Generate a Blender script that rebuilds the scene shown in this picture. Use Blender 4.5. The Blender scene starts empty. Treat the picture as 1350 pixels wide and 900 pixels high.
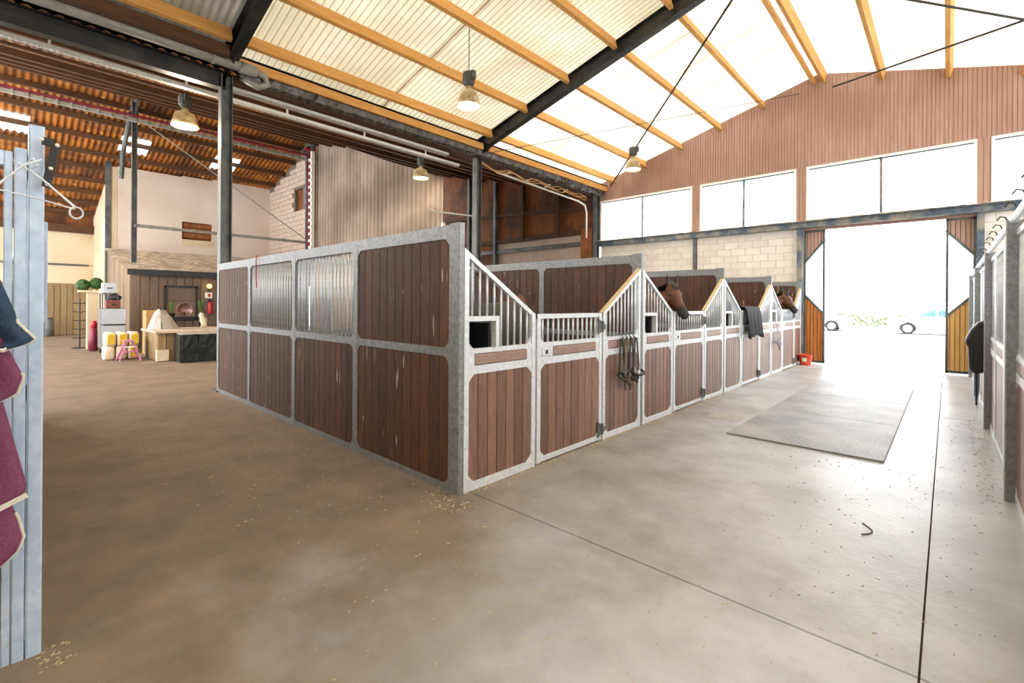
import bpy, math, random
from mathutils import Vector, Matrix
random.seed(7)
D = bpy.data
S = bpy.context.scene
COL = S.collection
PI = math.pi

# ------------------------------------------------------------------ camera
YAW, ROLL, F = math.radians(42.87), math.radians(0.407), 618.9
fw = Vector((-math.sin(YAW), math.cos(YAW), 0))
rt0 = Vector((math.cos(YAW), math.sin(YAW), 0))
rt = rt0 * math.cos(ROLL) + Vector((0, 0, 1)) * math.sin(ROLL)
up = rt.cross(fw)
cam = D.cameras.new('camera')
co = D.objects.new('camera', cam)
COL.objects.link(co)
m = Matrix((rt, up, -fw)).transposed().to_4x4()
m.translation = Vector((0, 0, 1.55))
co.matrix_world = m
cam.sensor_width = 36
cam.lens = 36 * F / 1350
cam.shift_y = -(450 - 399.9) / 1350
cam.clip_start = 0.02
cam.clip_end = 500
S.camera = co

# ------------------------------------------------------------------ light
w = D.worlds.new('sky')
S.world = w
w.use_nodes = True
bg = w.node_tree.nodes['Background']
bg.inputs[0].default_value = (0.93, 0.96, 1.0, 1)
bg.inputs[1].default_value = 5.6
S.view_settings.view_transform = 'Standard'
S.view_settings.look = 'None'
S.view_settings.exposure = 0.2
S.view_settings.gamma = 1
S.view_settings.use_curve_mapping = False


# ------------------------------------------------------------------ materials
def rgb(h):
    v = [int(h[i:i + 2], 16) / 255 for i in (0, 2, 4)]
    return tuple((c / 12.92 if c <= .04045 else ((c + .055) / 1.055) ** 2.4) for c in v) + (1,)


def mat(name, c1, c2=None, scale=5, rough=.7, metal=0, stretch=(1, 1, 1), bump=0, rnd=0, c3=None, s3=1.2, spots=None, emit=0, transl=0, detail=5, spotsize=60, spotth=.72, rib_shade=0):
    m = D.materials.new(name)
    m.use_nodes = True
    nt = m.node_tree
    N, L = nt.nodes, nt.links
    b = N['Principled BSDF']
    b.inputs['Roughness'].default_value = rough
    b.inputs['Metallic'].default_value = metal
    c1 = rgb(c1)
    c2 = rgb(c2) if c2 else c1
    tc = N.new('ShaderNodeTexCoord')
    mp = N.new('ShaderNodeMapping')
    mp.inputs['Scale'].default_value = stretch
    oi = N.new('ShaderNodeObjectInfo')
    add = N.new('ShaderNodeVectorMath'); add.operation = 'ADD'
    mul = N.new('ShaderNodeVectorMath'); mul.operation = 'SCALE'
    cb = N.new('ShaderNodeCombineXYZ')
    for i in range(3):
        L.new(oi.outputs['Random'], cb.inputs[i])
    L.new(cb.outputs[0], mul.inputs[0]); mul.inputs['Scale'].default_value = 37.0 if rnd else 0.0
    L.new(tc.outputs['Object'], add.inputs[0]); L.new(mul.outputs[0], add.inputs[1])
    L.new(add.outputs[0], mp.inputs[0])
    n = N.new('ShaderNodeTexNoise'); n.inputs['Scale'].default_value = scale; n.inputs['Detail'].default_value = detail
    n.inputs['Roughness'].default_value = .65
    L.new(mp.outputs[0], n.inputs['Vector'])
    r = N.new('ShaderNodeValToRGB')
    r.color_ramp.elements[0].position = .32; r.color_ramp.elements[1].position = .68
    r.color_ramp.elements[0].color = c1; r.color_ramp.elements[1].color = c2
    L.new(n.outputs['Fac'], r.inputs[0])
    out = r.outputs[0]

    def mix(fac, a, bcol):
        x = N.new('ShaderNodeMix'); x.data_type = 'RGBA'
        if isinstance(fac, float):
            x.inputs[0].default_value = fac
        else:
            L.new(fac, x.inputs[0])
        L.new(a, x.inputs[6])
        if isinstance(bcol, tuple):
            x.inputs[7].default_value = bcol
        else:
            L.new(bcol, x.inputs[7])
        return x.outputs[2]
    if c3:
        n3 = N.new('ShaderNodeTexNoise'); n3.inputs['Scale'].default_value = s3; n3.inputs['Detail'].default_value = 3
        L.new(add.outputs[0], n3.inputs['Vector'])
        r3 = N.new('ShaderNodeValToRGB'); r3.color_ramp.elements[0].position = .42; r3.color_ramp.elements[1].position = .65
        L.new(n3.outputs['Fac'], r3.inputs[0])
        out = mix(r3.outputs[0], out, rgb(c3))
    if spots:
        n4 = N.new('ShaderNodeTexNoise'); n4.inputs['Scale'].default_value = spotsize; n4.inputs['Detail'].default_value = 2
        L.new(mp.outputs[0] if spots[0] == '*' else add.outputs[0], n4.inputs['Vector'])
        r4 = N.new('ShaderNodeValToRGB'); r4.color_ramp.elements[0].position = spotth; r4.color_ramp.elements[1].position = spotth + .03
        L.new(n4.outputs['Fac'], r4.inputs[0])
        out = mix(r4.outputs[0], out, rgb(spots.strip('*')))
    if rib_shade:      # rib shading painted as dark lines along the corrugations (0.12 m pitch)
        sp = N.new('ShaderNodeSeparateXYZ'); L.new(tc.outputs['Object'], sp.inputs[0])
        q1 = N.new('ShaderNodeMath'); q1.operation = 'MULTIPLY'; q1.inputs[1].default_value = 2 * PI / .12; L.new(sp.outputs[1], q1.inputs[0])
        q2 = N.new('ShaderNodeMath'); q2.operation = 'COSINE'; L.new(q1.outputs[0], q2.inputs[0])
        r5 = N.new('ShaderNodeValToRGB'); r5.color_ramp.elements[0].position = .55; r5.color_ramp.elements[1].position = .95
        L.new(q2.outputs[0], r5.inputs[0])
        q3 = N.new('ShaderNodeMath'); q3.operation = 'MULTIPLY'; q3.inputs[1].default_value = rib_shade; L.new(r5.outputs[0], q3.inputs[0])
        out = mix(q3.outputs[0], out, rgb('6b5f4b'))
    if rnd:
        hs = N.new('ShaderNodeHueSaturation')
        mr = N.new('ShaderNodeMapRange'); mr.inputs['To Min'].default_value = 1 - rnd; mr.inputs['To Max'].default_value = 1 + rnd
        L.new(oi.outputs['Random'], mr.inputs[0]); L.new(mr.outputs[0], hs.inputs['Value'])
        L.new(out, hs.inputs['Color'])
        out = hs.outputs[0]
    L.new(out, b.inputs['Base Color'])
    if bump:
        bp = N.new('ShaderNodeBump'); bp.inputs['Strength'].default_value = bump; bp.inputs['Distance'].default_value = .02
        L.new(n.outputs['Fac'], bp.inputs['Height']); L.new(bp.outputs[0], b.inputs['Normal'])
    if emit:
        b.inputs['Emission Color'].default_value = c2
        b.inputs['Emission Strength'].default_value = emit
    if transl:
        tr = N.new('ShaderNodeBsdfTranslucent'); L.new(out, tr.inputs[0])
        ms = N.new('ShaderNodeMixShader'); ms.inputs[0].default_value = transl
        o = N['Material Output']
        L.new(b.outputs[0], ms.inputs[1]); L.new(tr.outputs[0], ms.inputs[2]); L.new(ms.outputs[0], o.inputs[0])
    return m


M = dict(
    galv=mat('galvanised_steel', '707272', '949696', 30, .5, .3, rnd=.05, bump=.05),
    galv_white=mat('galvanised_bright', 'c8ced3', 'e8ecef', 30, .35, .15),
    zinc_blue=mat('galvanised_new', 'a9bfd6', 'd0e0f2', 14, .45, .15, c3='b5c9de', s3=6),
    bar=mat('galvanised_bar', 'b7c0c9', 'dde3e8', 20, .35, .2),
    wood_dark=mat('stable_board_dark', '38200f', '5a3522', 9, .6, stretch=(6, 6, .6), rnd=.28, bump=.15, spots='*b9a89a', spotsize=5, spotth=.70),
    wood_side=mat('partition_board_brown', '3c200e', '66401d', 7, .7, stretch=(9, 9, .6), rnd=.3, bump=.15, spots='*c9bdb0', spotsize=4, spotth=.715),
    wood_front=mat('front_board_reddish', '66483a', '8d6d5d', 8, .33, stretch=(8, 8, .5), rnd=.3, bump=.2),
    strip=mat('rail_board', '8a6e63', 'a0867b', 8, .4, stretch=(4, 1, 4)),
    edge_tan=mat('tan_edge', 'b39c70', 'c8b58c', 20, .8),
    floor_c=None,
    floor_l=mat('concrete_brown', '6f5c49', '8a745c', 3.2, .75, c3='968068', s3=.5, spots='a8977f', spotsize=90, spotth=.7, bump=.15, detail=10),
    floor_r=mat('concrete_grey', '9c968c', 'b9b5ae', 2.5, .6, c3='a6967f', s3=.45, spots='d0ccc2', spotsize=80, spotth=.7, bump=.12, detail=10),
    joint=mat('joint_dirt', '6c543a', '57442f', 8, .9),
    mat_rubber=mat('rubber_mat', '6f7072', '88888c', 60, .42, bump=.6, c3='a09c98', s3=1.6, spots='b4b0aa', spotsize=70, spotth=.62),
    steel_black=mat('black_steel', '1a1d1f', '25292b', 8, .45, .3, c3='3c3a36', s3=2),
    steel_grey=mat('grey_steel', '3c4142', '565b5b', 6, .5, .2, c3='6b6c66', s3=1.5),
    steel_blue=mat('blue_grey_steel', '3f4d59', '5a6a76', 6, .5, .2, c3='8f8778', s3=3),
    pine=mat('pine_purlin', 'c58c44', 'd9a55c', 3, .7, stretch=(5, .6, 5), rnd=.08, bump=.1, spots='9a6a2c', spotsize=8, spotth=.74),
    sheet=mat('cream_roof_sheet', 'd2c5a9', 'e2d8c1', 3, .7, stretch=(1, 1, 1), c3='c3b698', s3=.6, transl=.24, rib_shade=.6),
    sheet_old=mat('old_roof_sheet', '9b968a', 'b3ae9f', 3, .8, c3='8a8476', s3=.8, transl=.05, rib_shade=.4),
    sheet_lit=mat('translucent_roof_sheet', 'e6dfce', 'f3eee2', 3, .6, c3='dccfb2', s3=.6, transl=.42, rib_shade=.22),
    sheet2=mat('orange_fibre_sheet', '7a430f', 'b06c18', 1.6, .85, stretch=(1.6, .5, 1), c3='56300f', s3=1.1, spots='d09a48', spotsize=3, spotth=.68),
    purl2=mat('dark_orange_purlin', '3d2713', '5c3b1c', 4, .85, stretch=(5, .6, 5)),
    skylite=mat('skylight_sheet', 'f4f2ec', 'ffffff', 3, .5, transl=.85),
    clad=mat('brown_ribbed_cladding', '9b7967', 'b39182', 2, .75, stretch=(4, 4, .4), c3='937060', s3=.5, spots='7a5443', spotsize=16, spotth=.72),
    backlit_yellow=mat('backlit_board_yellow', 'd8a258', 'e6b873', 3, .6, stretch=(4, 4, .4), rnd=.06),  # light coming through the lower door boards, painted as bright yellow
    backlit_orange=mat('backlit_board_orange', 'b0662c', 'c98240', 3, .7, stretch=(4, 4, .4), rnd=.1),  # backlight of the other leaf's lower boards, painted as orange
    clad_dark=mat('rear_board_brown', '6e3f1a', '9a5c28', 3, .8, stretch=(3, 3, .4), c3='4c2c14', s3=1.0),
    block=mat('cream_block', 'd6cdc0', 'e2dad0', 3, .85, rnd=.05, bump=.15),
    block_pink=mat('pale_brick', 'b8a594', 'cbb9a8', 4, .85, rnd=.06, bump=.1),
    mortar=mat('mortar', 'b5a892', 'c4b8a2', 6, .9),
    mortar_d=mat('dark_mortar', '6f6156', '7a6c5e', 6, .9),
    render_w=mat('white_render', 'cdbfb2', 'dacdc2', 1.2, .9, c3='c6b6a6', s3=.6, bump=.1),
    render_c=mat('cream_render', 'c9b899', 'd8c9ae', 1.2, .9, c3='bfa680', s3=.6, bump=.1),
    asb=mat('dusty_corrugated_sheet', '9b8b7d', 'b7a696', 1.5, .9, stretch=(1, 1, .3), c3='857567', s3=.5),
    shed_wood=mat('grey_brown_plank', '6e5c50', '84715f', 5, .85, stretch=(5, 5, .5), rnd=.12, bump=.2),
    yard_wood=mat('weathered_plank', '7c6748', '9a835e', 5, .85, stretch=(5, 5, .5), rnd=.15, bump=.2),
    tile=mat('grey_beige_tile', 'c0b09c', 'dccbb4', 9, .85, c3='a39380', s3=3),
    pane=mat('window_film', 'ffffff', 'f2f6ff', 3, .4, transl=.8),
    white_paint=mat('white_paint', 'e6e0d2', 'f2ecdf', 6, .7),
    tray=mat('cable_tray', 'd0cec4', 'e4e2d8', 12, .5, .2),
    pvc=mat('grey_pvc', '7f8078', '98988e', 5, .5),
    film=mat('crumpled_grey_film', '24231f', '5a564d', 9, .25, .1, bump=1.0),
    black_film=mat('black_film', '101312', '23302c', 7, .3, bump=.8),
    red=mat('red_paint', 'a3161c', 'b8222a', 5, .4),
    magenta=mat('magenta_pipe', '6d1f33', '8a2c44', 5, .5),
    pink=mat('pink_paint', 'b5688f', 'c97fa5', 5, .5),
    black=mat('black_plastic', '141416', '202224', 10, .5),
    darkhole=mat('dark_trough', '15191f', '1e242c', 6, .5),
    lampg=mat('cast_grey_gear', '3c3f38', '55584e', 20, .6, .2),
    lampb=mat('frosted_bell', 'a09372', 'd2c9ae', 9, .35, transl=.35, c3='8c7c58', s3=6),
    lampe=mat('lamp_glow', 'fff2d8', 'fff2d8', 5, .5, emit=14),
    lampw=mat('small_lamp_glow', 'ffcf70', 'ffcf70', 5, .5, emit=3),
    orange=mat('orange_plastic', 'd8451c', 'e85a28', 5, .4),
    maroon=mat('maroon_rug', '6b3350', '834563', 90, .9, bump=.3),
    navy=mat('navy_rug', '1f3146', '2c4560', 90, .85, bump=.3),
    grey_rug=mat('charcoal_blanket', '35363b', '4c4e54', 60, .95, bump=.3),
    trim=mat('cream_trim', 'c9c2b4', 'dcd6c8', 40, .9),
    olive=mat('olive_rug', '37332a', '4f4839', 40, .9, c3='23272b', s3=1.5),
    eye=mat('eye_black', '080606', '0c0908', 4, .1),
    hair=mat('black_hair', '120e0c', '1e1814', 30, .5, bump=.4),
    hoof=mat('hoof', '2a241e', '3a322a', 10, .5),
    leather=mat('dark_leather', '1d1613', '2e2420', 30, .5),
    rope=mat('rope', '4a4033', '6d604c', 60, .9),
    webw=mat('white_webbing', 'cfcbd2', '5a4c78', 24, .8),
    straw=mat('straw', 'a8946c', 'c9b68f', 6, .9),
    leaf=mat('green_leaf', '3c5a1c', '5c7d2c', 12, .6),
    topiary=mat('topiary_green', '1f3d10', '34591a', 20, .7),
    appl=mat('appliance_grey', 'a9b2bb', 'c0c8ce', 3, .35, .2),
    appl_s=mat('appliance_side', '5a5650', '6f6a62', 3, .5),
    cardb=mat('cardboard', 'b58a55', 'c49a64', 4, .85),
    sackw=mat('white_sack', 'd2c3a4', 'e2d6bb', 8, .7, bump=.5),
    sacky=mat('yellow_print', 'c9a612', 'd9bc2c', 6, .6),
    brownred=mat('red_brown_case', '6e3a2c', '7e4636', 6, .6),
    cover=mat('translucent_cover', '9b948a', 'b8b1a6', 8, .5, bump=.6),
    copper=mat('copper_bowl', '7a5a50', 'a08078', 12, .4, .5),
    conc_out=mat('yard_concrete', 'b0aca4', 'c4c0b8', 2, .8),
    carw=mat('silver_white_paint', 'dfe2e6', 'eceef0', 3, .3),
    carg=mat('car_window_blue', '35609c', '4d7ab5', 3, .15),
    tyre=mat('tyre', '2a2a2c', '38383a', 8, .8),
    hedge=mat('hedge_leaves', '6d7a52', '8c976c', 12, .8),
    cord=mat('steel_rod', '2b2723', '3a3530', 10, .6, .3),
)


def floor_mat():
    m = D.materials.new('worn_concrete')
    m.use_nodes = True
    N, L = m.node_tree.nodes, m.node_tree.links
    b = N['Principled BSDF']; b.inputs['Roughness'].default_value = .36; b.inputs['Specular IOR Level'].default_value = .6
    tc = N.new('ShaderNodeTexCoord')
    def noise(sc, det=8, ro=.6, vec=None):
        n = N.new('ShaderNodeTexNoise'); n.inputs['Scale'].default_value = sc; n.inputs['Detail'].default_value = det; n.inputs['Roughness'].default_value = ro
        L.new(vec or tc.outputs['Object'], n.inputs['Vector']); return n.outputs['Fac']
    def ramp(f, p0, p1, c0=(0, 0, 0, 1), c1=(1, 1, 1, 1)):
        r = N.new('ShaderNodeValToRGB'); r.color_ramp.elements[0].position = p0; r.color_ramp.elements[1].position = p1
        r.color_ramp.elements[0].color = c0; r.color_ramp.elements[1].color = c1
        L.new(f, r.inputs[0]); return r.outputs[0]
    def mix(f, a, c, mode='MIX'):
        x = N.new('ShaderNodeMix'); x.data_type = 'RGBA'; x.blend_type = mode
        for s_, v in ((x.inputs[0], f), (x.inputs[6], a), (x.inputs[7], c)):
            if isinstance(v, (tuple, float)): s_.default_value = v
            else: L.new(v, s_)
        return x.outputs[2]
    def math_(op, a, c, cl=False):
        x = N.new('ShaderNodeMath'); x.operation = op; x.use_clamp = cl
        for s_, v in ((x.inputs[0], a), (x.inputs[1], c)):
            if isinstance(v, (int, float)): s_.default_value = v
            else: L.new(v, s_)
        return x.outputs[0]
    grey = ramp(noise(1.6, 10), .3, .7, rgb('9a9b9c'), rgb('bcbdbd'))
    brown = ramp(noise(2.3, 10), .3, .7, rgb('6a5a4a'), rgb('897560'))
    sp = N.new('ShaderNodeSeparateXYZ'); L.new(tc.outputs['Object'], sp.inputs[0])
    # trodden-in dust: heavy in the cross aisle and hall 2, thin in the stall aisle
    t = math_('MULTIPLY_ADD', sp.outputs[0], 0)
    N_ = t.node; N_.inputs[1].default_value = -.36; N_.inputs[2].default_value = -.28
    u = math_('MULTIPLY', sp.outputs[1], -.11)
    v = math_('ADD', t, u)
    v = math_('ADD', v, math_('MULTIPLY', math_('SUBTRACT', noise(.9, 6), .5), 1.8))
    dust = math_('ADD', v, .42, True)
    col = mix(dust, grey, brown)
    # darker trodden patches and fine speckle
    col = mix(math_('MULTIPLY', ramp(noise(.45, 5), .5, .72), .38), col, rgb('675a4b'))
    col = mix(math_('MULTIPLY', ramp(noise(5, 6, .7), .52, .75), .35), col, rgb('8f8677'))
    col = mix(math_('MULTIPLY', ramp(noise(130, 2), .66, .74), .5), col, rgb('c9b99c'))
    col = mix(math_('MULTIPLY', ramp(noise(60, 3), .62, .8), .4), col, rgb('5d5042'))
    # damp patch
    d = N.new('ShaderNodeVectorMath'); d.operation = 'DISTANCE'
    mp = N.new('ShaderNodeMapping'); mp.inputs['Scale'].default_value = (1, .55, 0); L.new(tc.outputs['Object'], mp.inputs[0])
    L.new(mp.outputs[0], d.inputs[0]); d.inputs[1].default_value = (-.05, 7.75 * .55, 0)
    dd = math_('ADD', d.outputs['Value'], math_('MULTIPLY', noise(3, 4), .2))
    wet = ramp(dd, .36, .43, (1, 1, 1, 1), (0, 0, 0, 1))
    col = mix(math_('MULTIPLY', wet, .45), col, rgb('5f6064'))
    rr = math_('MULTIPLY_ADD', dust, .42); rr.node.inputs[2].default_value = .34
    L.new(rr, b.inputs['Roughness'])
    L.new(col, b.inputs['Base Color'])
    bp = N.new('ShaderNodeBump'); bp.inputs['Strength'].default_value = .25; bp.inputs['Distance'].default_value = .01
    L.new(noise(25, 8), bp.inputs['Height']); L.new(bp.outputs[0], b.inputs['Normal'])
    return m


M['floor_c'] = floor_mat()


def horse_mat():
    m = D.materials.new('bay_coat')
    m.use_nodes = True
    N, L = m.node_tree.nodes, m.node_tree.links
    b = N['Principled BSDF']; b.inputs['Roughness'].default_value = .6
    at = N.new('ShaderNodeAttribute'); at.attribute_name = 'dark'
    n = N.new('ShaderNodeTexNoise'); n.inputs['Scale'].default_value = 9
    r = N.new('ShaderNodeValToRGB'); r.color_ramp.elements[0].color = rgb('3c2015'); r.color_ramp.elements[1].color = rgb('74432a')
    L.new(n.outputs['Fac'], r.inputs[0])
    x = N.new('ShaderNodeMix'); x.data_type = 'RGBA'
    L.new(at.outputs['Fac'], x.inputs[0]); L.new(r.outputs[0], x.inputs[6]); x.inputs[7].default_value = rgb('0c0908')
    L.new(x.outputs[2], b.inputs['Base Color'])
    return m


M['coat'] = horse_mat()


# ------------------------------------------------------------------ mesh helpers
ORG = {}


class MB:
    def __init__(s):
        s.v, s.f, s.mi = [], [], []

    def add(s, vs, fs):
        k = len(s.v)
        s.v += [tuple(p) for p in vs]
        s.f += [tuple(i + k for i in f) for f in fs]
        return s

    def box(s, x0, y0, z0, x1, y1, z1):
        vs = [(x, y, z) for z in (z0, z1) for y in (y0, y1) for x in (x0, x1)]
        return s.add(vs, [(0, 2, 3, 1), (4, 5, 7, 6), (0, 1, 5, 4), (2, 6, 7, 3), (0, 4, 6, 2), (1, 3, 7, 5)])

    def bbox(s, x0, y0, z0, x1, y1, z1, ch, ax='z'):
        """box with its four edges along axis ax chamfered"""
        i = 'xyz'.index(ax)
        lo, hi = [x0, y0, z0], [x1, y1, z1]
        a, b = [k for k in range(3) if k != i]
        A0, A1, B0, B1 = lo[a], hi[a], lo[b], hi[b]
        loop = [(A0 + ch, B0), (A1 - ch, B0), (A1, B0 + ch), (A1, B1 - ch), (A1 - ch, B1), (A0 + ch, B1), (A0, B1 - ch), (A0, B0 + ch)]
        vs = []
        for e in (lo[i], hi[i]):
            for p, q in loop:
                c = [0, 0, 0]; c[a], c[b], c[i] = p, q, e
                vs.append(c)
        fs = [tuple(range(7, -1, -1)), tuple(range(8, 16))] + [(k, (k + 1) % 8, 8 + (k + 1) % 8, 8 + k) for k in range(8)]
        return s.add(vs, fs)

    def bar(s, p, q, w_, h_, upv=(0, 0, 1)):
        p, q = Vector(p), Vector(q)
        d = (q - p).normalized(); u = Vector(upv)
        sd = d.cross(u)
        if sd.length < 1e-4:
            sd = d.cross(Vector((0, 1, 0)))
        sd.normalize(); u = sd.cross(d)
        vs = [e + sd * (a * w_ / 2) + u * (b * h_ / 2) for e in (p, q) for a, b in ((-1, -1), (1, -1), (1, 1), (-1, 1))]
        return s.add(vs, [(3, 2, 1, 0), (4, 5, 6, 7)] + [(k, (k + 1) % 4, 4 + (k + 1) % 4, 4 + k) for k in range(4)])

    def tube(s, pts, r, n=8, caps=True, closed=False):
        P = [Vector(p) for p in pts]
        R = r if isinstance(r, (list, tuple)) else [r] * len(P)
        rings = []
        prev = None
        for i, p in enumerate(P):
            if closed:
                t = P[(i + 1) % len(P)] - P[i - 1]
            else:
                t = P[min(i + 1, len(P) - 1)] - P[max(i - 1, 0)]
            t.normalize()
            if prev is None:
                a = t.cross(Vector((0, 0, 1)))
                if a.length < .05:
                    a = t.cross(Vector((0, 1, 0)))
            else:
                a = prev - t * prev.dot(t)
            a.normalize(); prev = a
            b = t.cross(a)
            rings.append([p + (a * math.cos(2 * PI * k / n) + b * math.sin(2 * PI * k / n)) * R[i] for k in range(n)])
        return s.loft(rings, caps, closed)

    def loft(s, rings, caps=True, closed=False):
        n = len(rings[0])
        vs = [v for r in rings for v in r]
        fs = []
        m_ = len(rings)
        for i in range(m_ if closed else m_ - 1):
            a, b = i * n, ((i + 1) % m_) * n
            fs += [(a + k, a + (k + 1) % n, b + (k + 1) % n, b + k) for k in range(n)]
        if caps and not closed:
            fs += [tuple(range(n - 1, -1, -1)), tuple((m_ - 1) * n + k for k in range(n))]
        return s.add(vs, fs)

    def ell(s, path, n=14):
        """loft of ellipses: path = [(point, half width (side), half depth, side vector)]"""
        P = [Vector(p[0]) for p in path]
        rings = []
        for i, (p, a, b, sd) in enumerate(path):
            t = (P[min(i + 1, len(P) - 1)] - P[max(i - 1, 0)]).normalized()
            sd = Vector(sd); sd = (sd - t * sd.dot(t)).normalized()
            u = t.cross(sd)
            rings.append([P[i] + sd * (a * math.cos(2 * PI * k / n)) + u * (b * math.sin(2 * PI * k / n)) for k in range(n)])
        return s.loft(rings)

    def lathe(s, prof, c, n=20):
        rings = [[(c[0] + r * math.cos(2 * PI * k / n), c[1] + r * math.sin(2 * PI * k / n), c[2] + z) for k in range(n)] for r, z in prof]
        return s.loft(rings)

    def prism(s, poly, a, b, ax):
        """2-D polygon extruded a..b along axis ax; poly in the two other axes in order"""
        i = 'xyz'.index(ax)
        vs = []
        for e in (a, b):
            for p in poly:
                c = list(p); c.insert(i, e)
                vs.append(c)
        n = len(poly)
        return s.add(vs, [tuple(range(n - 1, -1, -1)), tuple(range(n, 2 * n))] + [(k, (k + 1) % n, n + (k + 1) % n, n + k) for k in range(n)])

    def sphere(s, c, r, n=12, m_=8, sq=(1, 1, 1), jit=0):
        rings = []
        for i in range(m_ + 1):
            t = PI * (i / m_ * .98 + .01)
            ring = []
            for k in range(n):
                j = 1 + random.uniform(-jit, jit)
                ring.append((c[0] + sq[0] * r * j * math.sin(t) * math.cos(2 * PI * k / n), c[1] + sq[1] * r * j * math.sin(t) * math.sin(2 * PI * k / n), c[2] - sq[2] * r * j * math.cos(t)))
            rings.append(ring)
        return s.loft(rings)

    def mesh(s, name, off=(0, 0, 0), smooth=False):
        me = D.meshes.new(name)
        o = off
        me.from_pydata([(v[0] - o[0], v[1] - o[1], v[2] - o[2]) for v in s.v], [], s.f)
        if smooth:
            me.polygons.foreach_set('use_smooth', [True] * len(me.polygons))
        me.update()
        # consistent outward normals
        import bmesh
        bm = bmesh.new(); bm.from_mesh(me)
        bmesh.ops.recalc_face_normals(bm, faces=bm.faces)
        bm.to_mesh(me); bm.free()
        return me

    def build(s, name, material, parent=None, smooth=False, org=None):
        off = ORG.get(parent.name, (0, 0, 0)) if parent else (org or (0, 0, 0))
        me = s.mesh(name, off, smooth)
        me.materials.append(M[material] if isinstance(material, str) else material)
        o = D.objects.new(name, me)
        COL.objects.link(o)
        if parent:
            o.parent = parent
            ORG[o.name] = off
        else:
            o.location = off
            ORG[o.name] = tuple(off)
        return o


def inst(name, me, loc, parent, rot=None, scale=None):
    """object that shares mesh me; loc in world"""
    o = D.objects.new(name, me)
    COL.objects.link(o)
    off = ORG.get(parent.name, (0, 0, 0))
    o.parent = parent
    o.location = (loc[0] - off[0], loc[1] - off[1], loc[2] - off[2])
    if rot:
        o.rotation_euler = rot
    if scale:
        o.scale = scale
    return o


CACHE = {}


def boxmesh(kind, dx, dy, dz, material, ch=.003, ax='z'):
    k = (kind, round(dx, 3), round(dy, 3), round(dz, 3), material, ax)
    if k not in CACHE:
        me = MB().bbox(-dx / 2, -dy / 2, -dz / 2, dx / 2, dy / 2, dz / 2, ch, ax).mesh(kind)
        me.materials.append(M[material])
        CACHE[k] = me
    return CACHE[k]


def empty(name, loc, label=None, cat=None, group=None, kind=None):
    o = D.objects.new(name, None)
    COL.objects.link(o)
    o.location = loc
    o.empty_display_size = .1
    ORG[o.name] = tuple(loc)
    return tag(o, label, cat, group, kind)


def tag(o, label=None, cat=None, group=None, kind=None):
    if label: o['label'] = label
    if cat: o['category'] = cat
    if group: o['group'] = group
    if kind: o['kind'] = kind
    return o


def copy_tree(o, parent=None):
    c = o.copy()
    COL.objects.link(c)
    if parent:
        c.parent = parent
    for ch in list(KIDS.get(o.name, [])) or [x for x in D.objects if x.parent == o]:
        copy_tree(ch, c)
    return c


KIDS = {}

# ================================================================== SETTING
Y0, BAY = 2.6, 6.0
GY = 14.6
XV = -9.3         # valley line with the columns


# ---- floor
fl = empty('floor', (0, 0, 0), kind='structure')
MB().box(-31, -4, -.12, 5, 15.3, -.03).build('joint_bed', 'joint', fl)
J = .009


def slab(x0, y0, x1, y1, mt, z=0.0):
    b = MB()
    n = max(1, int((x1 - x0) / 3)); k = max(1, int((y1 - y0) / 3))
    b.bbox(x0 + J / 2, y0 + J / 2, -.1, x1 - J / 2, y1 - J / 2, z, .004, 'x')
    return b.build('slab', mt, fl)


slab(-31, -4, -9.3, 2.6, 'floor_c'); slab(-31, 2.6, -9.3, 15.3, 'floor_c')
slab(-9.3, -4, -.08, 2.6, 'floor_c'); slab(-9.3, 2.6, -.08, 8.6, 'floor_c'); slab(-9.3, 8.6, -.08, 15.3, 'floor_c')
slab(-.08, -4, 5, 2.6, 'floor_c'); slab(-.08, 2.6, 5, 8.9, 'floor_c'); slab(-.08, 8.9, 5, 15.3, 'floor_c')
g = MB().box(-40, 15.3, -.12, 30, 90, -.02).build('floor_outside', 'conc_out')
g.name = 'trim_1'
tag(g, kind='structure')


# ---- roof 1 (ceiling)
ce = empty('ceiling', (0, 0, 0), kind='structure')


def z1(x):      # underside of purlins
    return 5.84 + .268 * (x + 8.67) if x < -2.53 else 7.485 - .275 * (x + 2.53)


def zs(x):
    return z1(x) + .2


def corr_sheet(xa, xb, za, zb, ya, yb, pitch, amp, mt, parent, name='roof_sheet', step=6, lift=0):
    n = int((yb - ya) / pitch * step)
    vs, fs = [], []
    for i in range(n + 1):
        y = ya + (yb - ya) * i / n
        h = amp * math.cos(2 * PI * y / pitch) + lift
        vs += [(xa, y, za + h), (xb, y, zb + h)]
    fs = [(2 * i, 2 * i + 1, 2 * i + 3, 2 * i + 2) for i in range(n)]
    b = MB(); b.add(vs, fs)
    o = b.build(name, mt, parent)
    return o


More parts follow.
